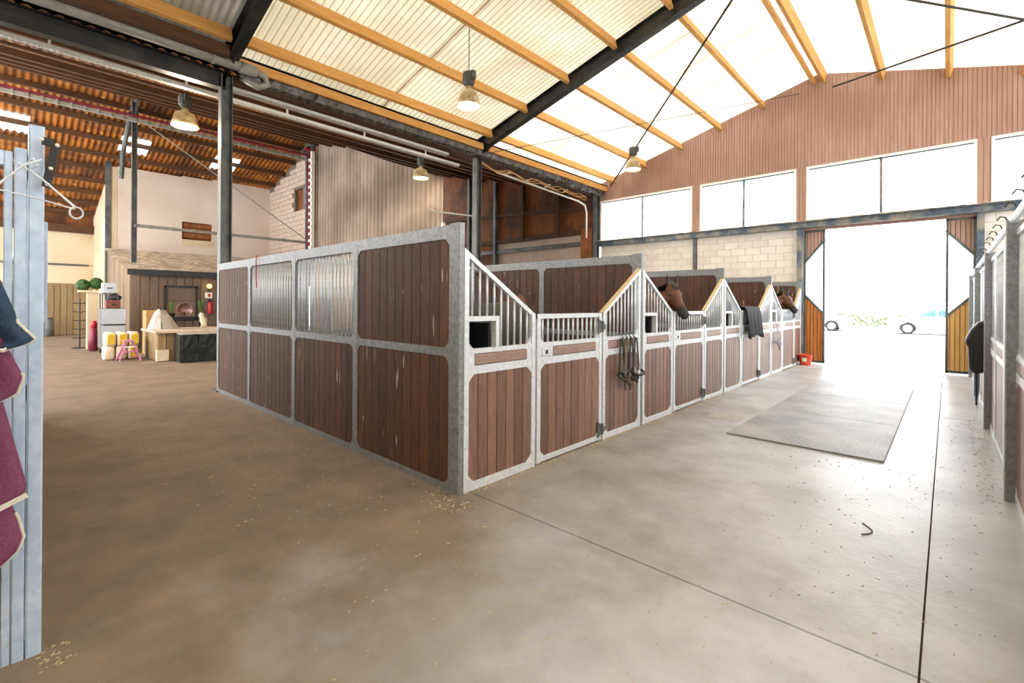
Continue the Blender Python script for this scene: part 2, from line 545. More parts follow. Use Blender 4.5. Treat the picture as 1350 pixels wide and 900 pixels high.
for k, (ya, yb) in enumerate([(-3.4, 2.62), (2.58, 5.7), (5.66, 8.62), (8.58, 9.8), (9.76, 11.0), (10.96, 12.2), (12.16, 13.4), (13.36, 14.75)]):
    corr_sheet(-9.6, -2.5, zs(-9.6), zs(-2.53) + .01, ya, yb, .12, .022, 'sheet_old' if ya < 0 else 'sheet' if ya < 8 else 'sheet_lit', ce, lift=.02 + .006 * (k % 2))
for k in range(15):
    ya = -3.4 + 1.21 * k
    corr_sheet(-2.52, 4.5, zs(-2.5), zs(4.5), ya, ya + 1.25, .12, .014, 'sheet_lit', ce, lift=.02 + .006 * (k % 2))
PX = [-8.67, -7.48, -6.26, -5.06, -3.87, -2.66, -2.41, -1.2, 0.0, 1.18, 2.36, 3.54]
for x in PX:
    for ya, yb in ((-3.4, 2.5), (2.7, 8.5), (8.7, 14.6)):
        sl = math.atan(.268) if x < -2.53 else -math.atan(.275)
        me = boxmesh('purlin', .085, yb - ya, .22, 'pine', .006, 'y')
        inst('purlin', me, (x, (ya + yb) / 2, z1(x) + .09), ce, rot=(0, -sl if 1 else 0, 0))
# eaves timber along the valley
for ya, yb in ((2.7, 8.5), (8.7, 14.6)):
    inst('eaves_beam', boxmesh('eaves_beam', .07, yb - ya, .16, 'pine', .006, 'y'), (-8.98, (ya + yb) / 2, 5.66), ce)
# rafters


def ibeam(p, q, w_, h_, upv, name='rafter', mt='steel_black', parent=ce, t=.016):
    p, q, u = Vector(p), Vector(q), Vector(upv).normalized()
    b = MB()
    b.bar(p + u * (h_ / 2 - t / 2), q + u * (h_ / 2 - t / 2), w_, t, u)
    b.bar(p - u * (h_ / 2 - t / 2), q - u * (h_ / 2 - t / 2), w_, t, u)
    b.bar(p, q, .012, h_ - 2 * t, u)
    return b.build(name, mt, parent)


for y in (2.6, 8.6):
    ibeam((-9.25, y, 5.73), (-2.53, y, 7.48), .17, .32, (-.26, 0, 1))
    ibeam((-2.53, y, 7.48), (4.4, y, 5.6), .17, .32, (.27, 0, 1))
    b = MB(); b.prism([(-9.3, 5.45), (-9.3, 5.75), (-8.2, 6.0), (-8.2, 5.82)], y - .012, y + .012, 'y'); b.build('haunch_plate', 'steel_black', ce)
# columns
for y in (2.6, 8.6, 14.45):
    b = MB()
    x = XV
    b.box(x - .085, y - .09, 0, x + .085, y - .075, 5.5).box(x - .085, y + .075, 0, x + .085, y + .09, 5.5).box(x - .006, y - .075, 0, x + .006, y + .075, 5.5)
    b.box(x - .16, y - .16, 0, x + .16, y + .16, .02)
    o = b.build('steel_column', 'steel_grey', org=(x, y, 0))
    tag(o, {2.6: 'grey steel I-section column rising behind the far end of the barred partition', 8.6: 'slim steel column standing behind the near stall partition under the rafter foot', 14.45: 'dusty steel column in the corner where the two halls meet the end wall'}[y], 'column')
# eaves beam and film
ibeam((XV, -3.4, 5.40), (XV, 2.6, 5.40), .16, .3, (0, 0, 1), 'valley_beam')
MB().box(-9.75, -3.6, 5.79, -8.98, 14.7, 5.8).box(-9.75, -3.6, 5.5, -9.73, 14.7, 5.99).build('valley_gutter', 'steel_black', ce)
MB().box(-9.62, 2.7, 5.44, -9.2, 14.6, 5.5).box(-8.9, -3.4, 5.62, -8.74, 2.5, 5.8).build('valley_board', 'purl2', ce)
b = MB()
rings = []
for i in range(170):
    y = 2.75 + 11.8 * i / 169
    r = []
    for k in range(8):
        a = 2 * PI * k / 8
        rr = .15 * (1 + random.uniform(-.16, .16))
        r.append((-9.14 + rr * math.cos(a) * .7, y, 5.58 + rr * math.sin(a) * 1.1))
    rings.append(r)
b.loft(rings); b.build('gutter_film', 'film', ce)
# bracing rods
for p, q, r_ in [((-2.62, 8.6, 7.08), (-8.75, 14.5, 5.72), .022), ((-9.2, 8.6, 5.52), (-2.95, 14.5, 7.25), .009), ((-2.2, 14.5, 7.2), (4.2, 8.6, 5.5), .022), ((-2.45, 8.6, 7.2), (4.2, 14.5, 5.55), .02)]:
    MB().tube([p, q], r_, 8).build('bracing_rod', 'cord', ce)

# ---- gable wall at y = GY
wf = empty('wall_front', (0, GY, 0), kind='structure')
SB, ST = 3.80, 5.26


def zr(x): return zs(x) + .0
wins = [(-9.22, -5.88), (-5.64, -3.03), (-2.8, .46), (.68, 4.0)]


def ribs(x0, x1, zb, zt, y, mt, parent, pitch=.075, name='ribbed_cladding', both=True):
    """vertical ribbed sheet between bottom and top given by functions"""
    b = MB()
    n = int((x1 - x0) / pitch)
    for i in range(n):
        a = x0 + (x1 - x0) * i / n; c = x0 + (x1 - x0) * (i + 1) / n
        mth = a + (c - a) * .86
        zb_, zt0, zt1 = zb((a + c) / 2), zt(a), zt(c)
        b.add([(a, y, zb_), (mth, y, zb_), (mth, y, zt1), (a, y, zt0), (mth, y + .012, zb_), (c, y + .012, zb_), (c, y + .012, zt1), (mth, y + .012, zt1), (a, y + .012, zb_), (a, y + .012, zt0)],
              [(0, 1, 2, 3), (1, 4, 7, 2), (4, 5, 6, 7), (8, 0, 3, 9)])
    b.box(x0, y + .02, zb((x0 + x1) / 2), x1, y + .1, min(zt(x0), zt(x1)))
    return b.build(name, mt, parent)


xs = [-9.3, -8, -6.7, -5.4, -4.1, -2.53, -1.2, 0, 1.3, 2.6, 4.4]
for a, c in zip(xs, xs[1:]):
    ribs(a, c, lambda x: ST, zr, GY, 'clad', wf)
for a, c in ((-9.36, -9.22), (-5.88, -5.64), (-3.03, -2.8), (.46, .68)):
    ribs(a, c, lambda x: SB - .02, lambda x: ST, GY, 'clad', wf)
# windows
for i, (a, c) in enumerate(wins):
    wn = empty('window_%d' % (i + 1), (a, GY, SB), kind='structure')
    b = MB()
    t = .05
    b.box(a, GY - .02, ST - t, c, GY + .08, ST).box(a, GY - .02, SB, a + t, GY + .08, ST - t).box(c - t, GY - .02, SB, c, GY + .08, ST - t)
    b.build('window_frame', 'white_paint', wn)
    mid = (a + c) / 2 - .05
    MB().box(mid - .025, GY + .03, SB, mid + .025, GY + .08, ST - t).build('mullion', 'steel_blue', wn)
    MB().box(a + t, GY + .05, ST - t - .03, c - t, GY + .075, ST - t).build('top_bead', 'steel_grey', wn)
    MB().box(a + t, GY + .055, SB, mid - .025, GY + .06, ST - t - .03).build('pane', 'pane', wn)
    MB().box(mid + .025, GY + .055, SB, c - t, GY + .06, ST - t - .03).build('pane', 'pane', wn)
# sill beam
ib = ibeam((-9.4, GY - .1, SB - .1), (4.2, GY - .1, SB - .1), .16, .17, (0, 0, 1), 'sill_beam', 'steel_blue', wf)
b = MB()
for k in range(130):
    x = -9.3 + 13.4 * k / 130
    b.box(x, GY - .2, SB - .012 + random.uniform(0, .015), x + .103, GY - .01, SB + random.uniform(0.0, .02))
b.build('dust_sheet', 'mortar', wf)
# cream blocks below
def blocks(x0, x1, z0, z1_, y, parent, mt='block', bw=.4, bh=.2, th=.14, name='block', mort='mortar'):
    MB().box(x0, y + .012, z0, x1, y + th, z1_).build('mortar_bed', mort, parent)
    row = 0
    z = z0
    while z < z1_ - .02:
        h = min(bh, z1_ - z)
        x = x0 - (bw / 2 if row % 2 else 0)
        while x < x1 - .02:
            a, c = max(x, x0), min(x + bw, x1)
            if c - a > .04:
                inst(name, boxmesh(name, c - a - .01, .02, h - .01, mt, .003, 'y'), ((a + c) / 2, y + .01, z + h / 2), parent)
            x += bw
        z += h; row += 1


blocks(-9.2, -5.84, 2.0, SB - .18, GY, wf); blocks(-5.72, -2.95, 2.0, SB - .18, GY, wf)
MB().box(-9.2, GY, 0, -2.95, GY + .14, 2.0).build('lower_render', 'block', wf)
blocks(.56, 1.9, 1.6, SB - .18, GY, wf)
MB().box(.56, GY, 0, 4.3, GY + .14, 1.6).build('lower_render', 'block', wf)
MB().box(1.9, GY, 1.6, 4.3, GY + .14, SB - .18).build('upper_render', 'block', wf)
MB().box(-5.84, GY - .04, 0, -5.72, GY + .1, SB - .18).build('wall_post', 'steel_grey', wf)
for x in (-2.93, .52):
    MB().box(x - .06, GY - .12, 0, x + .06, GY + .14, SB - .18).build('door_post', 'steel_blue', wf)

wbk = empty('wall_behind', (0, -4, 0), kind='structure')  # unseen wall added to keep the near end darker
MB().box(-9.3, -4.15, 0, 4.5, -4, 5.6).prism([(-9.3, 5.6), (4.5, 5.6), (-2.53, 7.6)], -4.15, -4, 'y').build('rendered_wall', 'block', wbk)
wrt = empty('wall_right', (4.4, 0, 0), kind='structure')  # unseen wall added, with a band left open to light the stall fronts
MB().box(4.4, -4.1, 0, 4.55, 14.7, 2.3).box(4.4, -4.1, 5.2, 4.55, 14.7, 5.75).box(4.4, -4.1, 2.3, 4.55, 2, 5.2).build('rendered_wall', 'block', wrt)

# ---- door leaves folded back at both sides
def leaf(idx, xf, xh, y, label):
    """xf = free edge, xh = hinge edge"""
    d = empty('door_%d' % idx, (xh, y, 0), kind='structure')
    T = 3.56
    a, c = min(xf, xh), max(xf, xh)
    fm = MB()
    fm.box(a, y - .03, .03, c, y + .03, .09).box(a, y - .03, T - .05, c, y + .03, T)
    fm.box(a, y - .03, .03, a + .045, y + .03, T).box(c - .045, y - .03, .03, c, y + .03, T)
    fm.bar((xf, y, 1.3), (xh, y, 1.86), .05, .05, (0, 0, 1)); fm.bar((xf, y, 3.3), (xh, y, 2.68), .05, .05, (0, 0, 1))
    fm.build('door_frame', 'steel_grey', d)
    n = 6
    for i in range(n):
        x0 = a + (c - a) * i / n; x1 = a + (c - a) * (i + 1) / n - .012; th = .014
        def zz(x, lo):
            t = (x - xf) / (xh - xf)
            return (1.3 + .56 * t) if lo else (3.3 - .62 * t)
        MB().prism([(x0, .06), (x1, .06), (x1, zz(x1, 1)), (x0, zz(x0, 1))], y - th, y + th, 'y').build('board', 'backlit_orange' if idx == 1 else 'backlit_yellow', d)
        MB().prism([(x0, zz(x0, 0)), (x1, zz(x1, 0)), (x1, T - .03), (x0, T - .03)], y - th, y + th, 'y').build('board', 'clad', d)
    MB().prism([(a, .05), (c, .05), (c, zz(c, 1)), (a, zz(a, 1))], y + .014, y + .02, 'y').prism([(a, zz(a, 0)), (c, zz(c, 0)), (c, T), (a, T)], y + .014, y + .02, 'y').build('backing', 'clad_dark', d)
    MB().prism([(a, zz(a, 1)), (c, zz(c, 1)), (c, zz(c, 0)), (a, zz(a, 0))], y - .003, y + .003, 'y').build('pane', 'pane', d)


leaf(1, -2.38, -2.86, GY + .1, '')
leaf(2, -.04, .46, GY + .1, '')
MB().box(-2.9, GY + .02, 3.56, .5, GY + .12, 3.66).build('trim_2', 'clad', None).__setitem__('kind', 'structure')

# ---- hall 2 : ridge x=-19.2
RX = -19.2
def z2(x):
    return 5.52 + .262 * (-9.4 - x) if x > RX else 8.09 - .262 * (RX - x)
c2 = empty('ceiling_left', (0, 0, 0), kind='structure')
SKY = [(-.35, .5), (2.8, 3.68), (5.8, 6.7)]
# right slope sheets
y = -4.0
while y < 14.4:
    yb = min(y + 1.02, 14.7)
    corr_sheet(-9.4, -14.3, z2(-9.4), z2(-14.3), y, yb, .17, .02, 'sheet2', c2, lift=.12)
    corr_sheet(-14.15, RX - .05, z2(-14.15), z2(RX), y, yb, .17, .02, 'sheet2', c2, lift=.13)
    y += 1.0
# left slope with skylights
ys = [-4, -3, -2, -1.2, -.35, .5, 1.3, 2.1, 2.8, 3.68, 4.4, 5.1, 5.8, 6.7, 7.6, 8.6]
for a, c in zip(ys, ys[1:]):
    sk = (a, c) in SKY
    corr_sheet(RX + .05, -21.9, z2(RX), z2(-21.9), a, c + .02, .17, .02, 'sheet2', c2, lift=.13)
    corr_sheet(-21.75, -23.05, z2(-21.75), z2(-23.05), a, c + (0 if sk else .02), .17, .03, 'skylite' if sk else 'sheet2', c2, name='skylight_sheet' if sk else 'roof_sheet', lift=.12)
    corr_sheet(-22.95, -26.3, z2(-22.95), z2(-26.3), a, c + .02, .17, .02, 'sheet2', c2, lift=.13)
    corr_sheet(-26.2, -30.8, z2(-26.2), z2(-30.8), a, c + .02, .17, .02, 'sheet2', c2, lift=.12)
x = -9.7
while x > -30.5:
    for ya, yb in ((-4, 2.6), (2.62, 8.58), (8.62, 14.6)):
        if x < -20 and ya > 8: continue
        inst('roof_purlin', boxmesh('roof_purlin', .09, yb - ya, .17 if x < -15 else .08, 'purl2', .008, 'y'), (x, (ya + yb) / 2, z2(x) + (0 if x < -15 else .04)), c2)
    x -= 1.13
# ridge posts, rail, pipes (hall 2 frame)
def post2(y, zb, label, mt='steel_grey'):
    t = empty('ridge_post', (RX, y, zb), label, 'post')
    b = MB(); b.box(RX - .07, y - .07, zb, RX + .07, y - .055, 8.0).box(RX - .07, y + .055, zb, RX + .07, y + .07, 8.0).box(RX - .006, y - .055, zb, RX + .006, y + .055, 8.0)
    b.build('shaft', mt, t)
    b = MB(); b.bar((RX, y, 7.95), (RX + .55, y, 7.85), .08, .08).bar((RX, y, 7.4), (RX + .5, y, 7.85), .06, .06)
    b.bar((RX, y, 7.95), (RX - .6, y, 7.8), .08, .08); b.build('head_bracket', mt, t)
    return t


t = post2(2.78, 2.78, 'thin grey post standing on the tiled shed roof up to the ridge')
MB().tube([(RX - .1, 2.7, 7.6), (RX - 1.6, 2.7, 6.6), (-21.1, 2.7, 5.8)], .07, 8).build('diagonal_strut', 'steel_grey', t)
t = post2(8.36, 0, 'dark steel ridge post beside the corner of the pale brick gable')
MB().box(RX + .12, 8.3, 3.8, RX + .26, 8.42, 7.7).build('side_pipe', 'magenta', t)
b = MB(); b.box(RX + .38, 8.3, 3.6, RX + .5, 8.42, 7.6)
for k in range(14): b.box(RX + .28, 8.27, 3.7 + .27 * k, RX + .5, 8.3, 3.8 + .27 * k)
b.build('conduit_box', 'white_paint', t)
b = MB(); b.tube([(RX, 2.78, 3.98), (RX, 8.36, 3.98)], .05, 8)
for k in range(9): b.tube([(RX, 3.2 + .6 * k, 3.98), (RX, 3.26 + .6 * k, 3.98)], .065, 8)
tag(b.build('rail_pipe', 'pvc', org=(RX, 2.78, 3.98)), 'horizontal grey pipe running between the two ridge posts in front of the white wall', 'pipe')
b = MB(); b.box(-19.08, -.3, 7.26, -18.98, 8.9, 7.36)
for k in range(30): b.box(-19.1, -.25 + .3 * k, 7.25, -18.96, -.2 + .3 * k, 7.38)
tag(b.build('pipe_carrier', 'pvc', org=(-19, 4, 7.3)), 'long grey carrier rail under the orange roof with the red pipe on it', 'rail')
tag(MB().tube([(-19.03, -.3, 7.42), (-19.03, 8.8, 7.5)], .045, 8).build('red_pipe', 'magenta', org=(-19, 4, 7.42)), 'dark red pipe lying on the grey carrier under the orange roof', 'pipe')
t = MB().tube([(RX + .1, 8.2, 7.75), (RX + .1, 8.55, 7.78), (RX + .2, 8.8, 7.75)], .06, 8)
tag(t.build('red_hose', 'red', org=(RX, 8.5, 7.7)), 'bright red hose bend at the head of the dark ridge post', 'hose')
tag(MB().tube([(RX, 2.95, 7.4), (RX, 8.3, 4.1)], .02, 6).build('bracing_rod', 'pvc', org=(RX, 5.6, 5.8)), 'thin diagonal bracing rod crossing the white wall', 'rod')

# white building
ww = empty('wall_left', (-24, 2.75, 0), kind='structure')
# wall x=-24, y 2.75..8.6 with hole (5.09..6.22 , 3.93..4.95)
b = MB(); X = -24
def wy(y0, y1, z0, z1_): b.box(X - .2, y0, z0, X, y1, z1_)
wy(2.96, 5.09, 0, 6.85); wy(6.22, 8.62, 0, 7.0); wy(5.09, 6.22, 0, 3.93); wy(5.09, 6.22, 4.96, 6.9)
b.build('rendered_wall', 'render_w', ww)
MB().box(X - .3, 5.0, 3.6, X - .22, 6.4, 5.2).build('opening_back', 'clad_dark', ww)
MB().box(X - .18, 5.09, 3.93, X + .02, 6.22, 4.2).build('opening_sill', 'render_c', ww)
for k in range(3):
    MB().box(X - .12, 5.09, 4.3 + .22 * k, X - .08, 6.22, 4.48 + .22 * k).build('shutter_board', 'clad_dark', ww)
ws = empty('wall_side', (-24, 2.75, 0), kind='structure')
MB().prism([(-24, 0), (-30.6, 0), (-30.6, 5.0), (-24, 6.8)], 2.75, 2.95, 'y').build('rendered_wall', 'render_c', ws)
MB().box(-25.9, 2.72, 3.6, -25.2, 2.75, 4.9).build('shutter', 'white_paint', ws)
MB().box(-24.12, 2.6, 0, -23.96, 2.76, 7.2).build('corner_post', 'steel_grey', ws)
wb = empty('wall_back', (-29.2, 0, 0), kind='structure')
MB().box(-29.4, -4, 2.2, -29.2, 2.75, 4.65).build('rendered_wall', 'render_c', wb)
MB().box(-29.2, -4, 4.62, -28.9, 2.75, 4.95).build('wall_plate', 'purl2', wb)
MB().box(-29.4, -4, 4.9, -29.3, 2.75, 5.6).build('wall_top', 'clad_dark', wb)
MB().box(-29.2, -4, 3.12, -29.14, 2.6, 3.2).build('rail', 'steel_grey', wb)
y = -1.5
while y < 2.7:
    wd = .21
    inst('plank', boxmesh('back_plank', .04, wd - .015, 2.3, 'yard_wood', .004), (-29.15 + random.uniform(-.01, .01), y + wd / 2, 1.16), wb)
    y += wd
MB().box(-29.4, -4, 0, -29.2, 2.75, 2.2).build('plank_backing', 'clad_dark', wb)

# pale brick gable x -24..-19.4 at y 8.6
wg = empty('wall_gable', (-24, 8.6, 0), kind='structure')
gt = lambda x: 6.95 + (x + 24) * (8.02 - 6.95) / 4.6 - .05
b = MB()
def pz(x0, x1, z0, z1_): b.prism([(x0, z0), (x1, z0), (x1, z1_(x1)), (x0, z1_(x0))], 8.62, 8.75, 'y')
gt2 = lambda x: gt(x) + .22
pz(-24.3, -21.05, 2.2, gt2); pz(-20.25, -19.25, 2.2, gt2); pz(-21.05, -20.25, 2.2, lambda x: 5.45); pz(-21.05, -20.25, 6.45, gt2)
b.build('mortar_bed', 'mortar_d', wg)
MB().box(-21.1, 8.76, 5.4, -20.2, 8.8, 6.5).build('opening_back', 'clad_dark', wg)
b = MB(); row = 0; z = 3.2
while z < 7.9:
    x = -24 - (.22 if row % 2 else 0)
    while x < -19.3:
        a, c = max(x, -24), min(x + .44, -19.3)
        if c - a > .06 and z + .2 < gt(a) and not (a < -20.25 and c > -21.05 and 5.4 < z < 6.4):
            b.box(a + .008, 8.6, z + .008, c - .008, 8.63, z + .2)
        x += .44
    z += .21; row += 1
tag(b.build('brick_courses', 'block_pink', wg), kind='stuff')

# dusty corrugated wall
wc = empty('wall_corrugated', (-18.4, 8.6, 0), kind='structure')
pts = [(-19.0, 8.0), (-17.4, 7.72), (-14.1, 6.42), (-10.8, 5.2)]
def ct(x):
    for (a, za), (c, zc) in zip(pts, pts[1:]):
        if x <= c: return za + (zc - za) * (x - a) / (c - a)
    return 5.2
b = MB(); n = 34 * 6; vs = []
for i in range(n + 1):
    x = -19.0 + 8.2 * i / n
    h = .05 * math.cos(2 * PI * i / 6)
    vs += [(x, 8.6 + h, 0), (x, 8.6 + h, ct(x))]
b.add(vs, [(2 * i, 2 * i + 2, 2 * i + 3, 2 * i + 1) for i in range(n)])
b.build('corrugated_sheet', 'asb', wc)
MB().box(-10.9, 8.62, 3.3, -10.78, 8.72, 3.9).build('cast_bracket', 'white_paint', wc)
MB().box(-18.9, 8.5, 3.55, -16.0, 8.6, 3.72).build('bottom_rail', 'shed_wood', wc)

# rear of hall 2 at y=14.6
wr = empty('wall_rear', (-19, GY, 0), kind='structure')
xs = [-19.2, -17.6, -16, -14.4, -12.8, -11.1, -9.4]
for a, c in zip(xs, xs[1:]):
    ribs(a, c, lambda x: 4.22, lambda x: z2(x) + .1, GY, 'clad_dark', wr, .13)
MB().box(-14.4, GY - .0, 0, -9.4, GY + .12, 4.22).build('block_infill', 'block_pink', wr)
ribs(-19.2, -14.4, lambda x: 0.2, lambda x: 4.22, GY, 'clad_dark', wr, .13)
MB().box(-19.2, GY - .1, 4.12, -9.4, GY - .01, 4.3).build('lower_girt', 'purl2', wr)
MB().box(-19.2, GY - .1, 3.7, -9.4, GY - .01, 3.86).build('block_rail', 'steel_grey', wr)
MB().bar((-19.2, GY - .08, 5.6), (-9.4, GY - .08, 5.05), .06, .12).build('upper_girt', 'purl2', wr)
for x in (-16.2, -14.5, -12.9, -11.1):
    MB().box(x - .07, GY - .16, 0 if x < -14 else 4.2, x + .07, GY - .02, z2(x)).build('wall_stud', 'purl2' if x > -14 else 'steel_grey', wr)
MB().box(-9.9, GY - .25, 0, -9.42, GY - .02, 4.3).build('corner_post', 'clad_dark', wr)

# ---- shed with tiled roof
sh = empty('timber_shed', (-19.1, 2.7, 0), 'low plank-clad shed with a tiled lean-to roof against the white wall', 'shed')
MB().box(-23.9, 2.75, 0, -19.14, 8.2, 2.45).build('shed_core', 'clad_dark', sh)
y = 2.7
while y < 8.0:
    wd = .24
    inst('plank', boxmesh('shed_plank', .03, wd - .018, 2.42, 'shed_wood', .004), (-19.1, y + wd / 2, 1.22), sh)
    y += wd
x = -19.12
while x > -23.9:
    h = 2.48 + (-19.1 - x) * .2
    MB().bbox(x - .2, 2.68, 0, x - .012, 2.71, h, .004).build('plank', 'yard_wood' if random.random() < .6 else 'shed_wood', sh)
    x -= .215
zr2 = lambda x: 2.56 + (-18.95 - x) * .2
b = MB(); b.prism([(-18.9, zr2(-18.9)), (-23.95, zr2(-23.95)), (-23.95, zr2(-23.95) - .06), (-18.9, zr2(-18.9) - .06)], 2.62, 8.22, 'y'); b.build('roof_deck', 'shed_wood', sh)
b = MB(); row = 0; x = -18.85
while x > -23.9:
    y = 2.6 - (.09 if row % 2 else 0)
    while y < 8.1:
        h = random.uniform(0, .012)
        x1 = x - .3
        b.add([(x, y, zr2(x) + .03 + h), (x, y + .17, zr2(x) + .03 + h), (x1, y + .17, zr2(x1) + .01), (x1, y, zr2(x1) + .01), (x, y, zr2(x) + .005), (x, y + .17, zr2(x) + .005)], [(0, 1, 2, 3), (4, 5, 1, 0)])
        y += .18
    x -= .25; row += 1
tag(b.build('roof_tiles', 'tile', sh), kind='stuff')
b = MB(); b.box(-18.92, 2.58, 2.38, -18.84, 8.22, 2.56); b.build('eaves_board', 'black', sh)
wq = MB(); a, c = 3.56, 4.5
wq.box(-19.08, a, 1.2, -19.02, a + .06, 2.07).box(-19.08, c - .06, 1.2, -19.02, c, 2.07).box(-19.08, a, 2.0, -19.02, c, 2.07).box(-19.08, a, .9, -19.02, c, .96).box(-19.08, a, .9, -19.02, a + .06, 1.2).box(-19.08, c - .06, .9, -19.02, c, 1.2)
f = wq.build('window_frame', 'black', sh)
MB().box(-19.075, a + .06, .96, -19.05, c - .06, 1.55).build('shutter_board', 'shed_wood', f)
MB().box(-19.075, a + .06, 1.57, -19.05, c - .06, 2.0).build('shutter_board', 'shed_wood', f)

# ================================================================== STALLS
FX = -2.9


def gusset(b, cx, cz, sx, sz, y0, y1, s_=.1, ax='y'):
    """stepped corner plate at a panel corner; sx, sz point into the panel"""
    k = s_
    poly = [(0, 0), (k, 0), (k * .86, k * .2), (k * .62, k * .3), (k * .5, k * .5), (k * .3, k * .62), (k * .2, k * .86), (0, k)]
    b.prism([(cx + sx * p, cz + sz * q) for p, q in poly], y0, y1, ax)


def partition(y, label, upper=('w', 'b', 'b', 'w'), x0=-2.872, x1=-9.22):
    t = empty('stall_partition', (x0, y, 0), label, 'partition')
    posts = [x0, -4.52, -6.06, -7.66, x1]
    th = .06
    b = MB()
    b.bbox(x0 - .13, y - th / 2, 0, x0, y + th / 2, 2.2, .005)
    for p in posts[1:4]:
        b.bbox(p - .045, y - th / 2, 0, p + .045, y + th / 2, 2.15, .004)
    b.bbox(x1, y - th / 2, 0, x1 + .09, y + th / 2, 2.2, .004)
    b.box(x1 + .01, y - .027, .001, x0 - .01, y + .027, .06)
    b.box(x1 + .01, y - .027, 1.11, x0 - .01, y + .027, 1.18)
    b.box(x1 + .01, y - .0285, 2.08, x0 - .01, y + .0285, 2.19)
    for i in range(4):
        a = posts[i] - (.13 if i == 0 else .045); c = posts[i + 1] + (.09 if i == 3 else .045)
        for z0_, z1_ in ((.06, 1.11), (1.18, 2.08)):
            for cx, sx in ((a, -1), (c, 1)):
                for cz, sz in ((z0_, 1), (z1_, -1)):
                    gusset(b, cx - sx * .01, cz - sz * .01, sx, sz, y - .026, y + .026, .075)
    b.build('frame', 'galv', t)
    for i in range(4):
        a = posts[i] - (.13 if i == 0 else .045); c = posts[i + 1] + (.09 if i == 3 else .045)
        W = a - c; n = 11; wd = W / n
        cells = [(.06, 1.11, 'w'), (1.18, 2.08, upper[i])]
        for z0_, z1_, kd in cells:
            if kd == 'w':
                me = boxmesh('plank', wd - .003, .036, z1_ - z0_, 'wood_side' if y < 3 else 'wood_dark', .004)
                for k in range(n):
                    inst('plank', me, (c + wd * (k + .5), y, (z0_ + z1_) / 2), t)
            else:
                key = ('bar', round(z1_ - z0_, 2))
                if key not in CACHE:
                    CACHE[key] = MB().tube([(0, 0, -(z1_ - z0_) / 2), (0, 0, (z1_ - z0_) / 2)], .0125, 10).mesh('bar', smooth=True)
                    CACHE[key].materials.append(M['bar'])
                nb = 17
                for k in range(nb):
                    inst('bar', CACHE[key], (c + W * (k + .5) / nb, y, (z0_ + z1_) / 2), t)
    return t


partition(2.5, 'near stall partition of dark boards with two barred upper panels facing the cross aisle')
partition(5.55, 'board partition behind the first stall, rising over the first two gate peaks', ('w', 'w', 'w', 'w'))
partition(8.57, 'board partition behind the first horse looking out', ('w', 'w', 'w', 'w'))
partition(11.58, 'board partition behind the charcoal blanket on the gate', ('w', 'w', 'w', 'w'))
partition(14.5, 'last board partition next to the end wall', ('w', 'w', 'w', 'w'))

# middle wall between the two stall rows
for i in range(4):
    ya = 2.53 + 3.01 * i; yb = ya + 2.95; x = -6.06
    t = empty('middle_partition', (x, ya, 0), ['middle wall at the back of the first stall, boards below bars', 'middle wall at the back of the stall of the nearer bay horse', 'middle wall at the back of the stall with the charcoal blanket', 'middle wall at the back of the farthest stall'][i], 'partition')
    b = MB(); b.box(x - .03, ya + .02, 0, x + .03, yb, .06).box(x - .03, ya + .02, 1.11, x + .03, yb, 1.18).box(x - .03, ya + .02, 2.06, x + .03, yb, 2.14)
    b.box(x - .03, ya + 1.46, 0, x + .03, ya + 1.54, 2.1); b.build('frame', 'galv', t)
    n = 20; wd = 2.9 / n
    me = boxmesh('plank', .036, wd - .004, 1.05, 'wood_dark', .004)
    for k in range(n): inst('plank', me, (x, ya + .04 + wd * (k + .5), .585), t)
    for k in range(26): inst('bar', CACHE[('bar', .9)], (x, ya + .07 + 2.83 * k / 25, 1.62), t)


def barmesh(h):
    key = ('fbar', round(h, 2))
    if key not in CACHE:
        CACHE[key] = MB().tube([(0, 0, 0), (0, 0, round(h, 2))], .011, 8).mesh('bar', smooth=True)
        CACHE[key].materials.append(M['bar'])
    return CACHE[key]


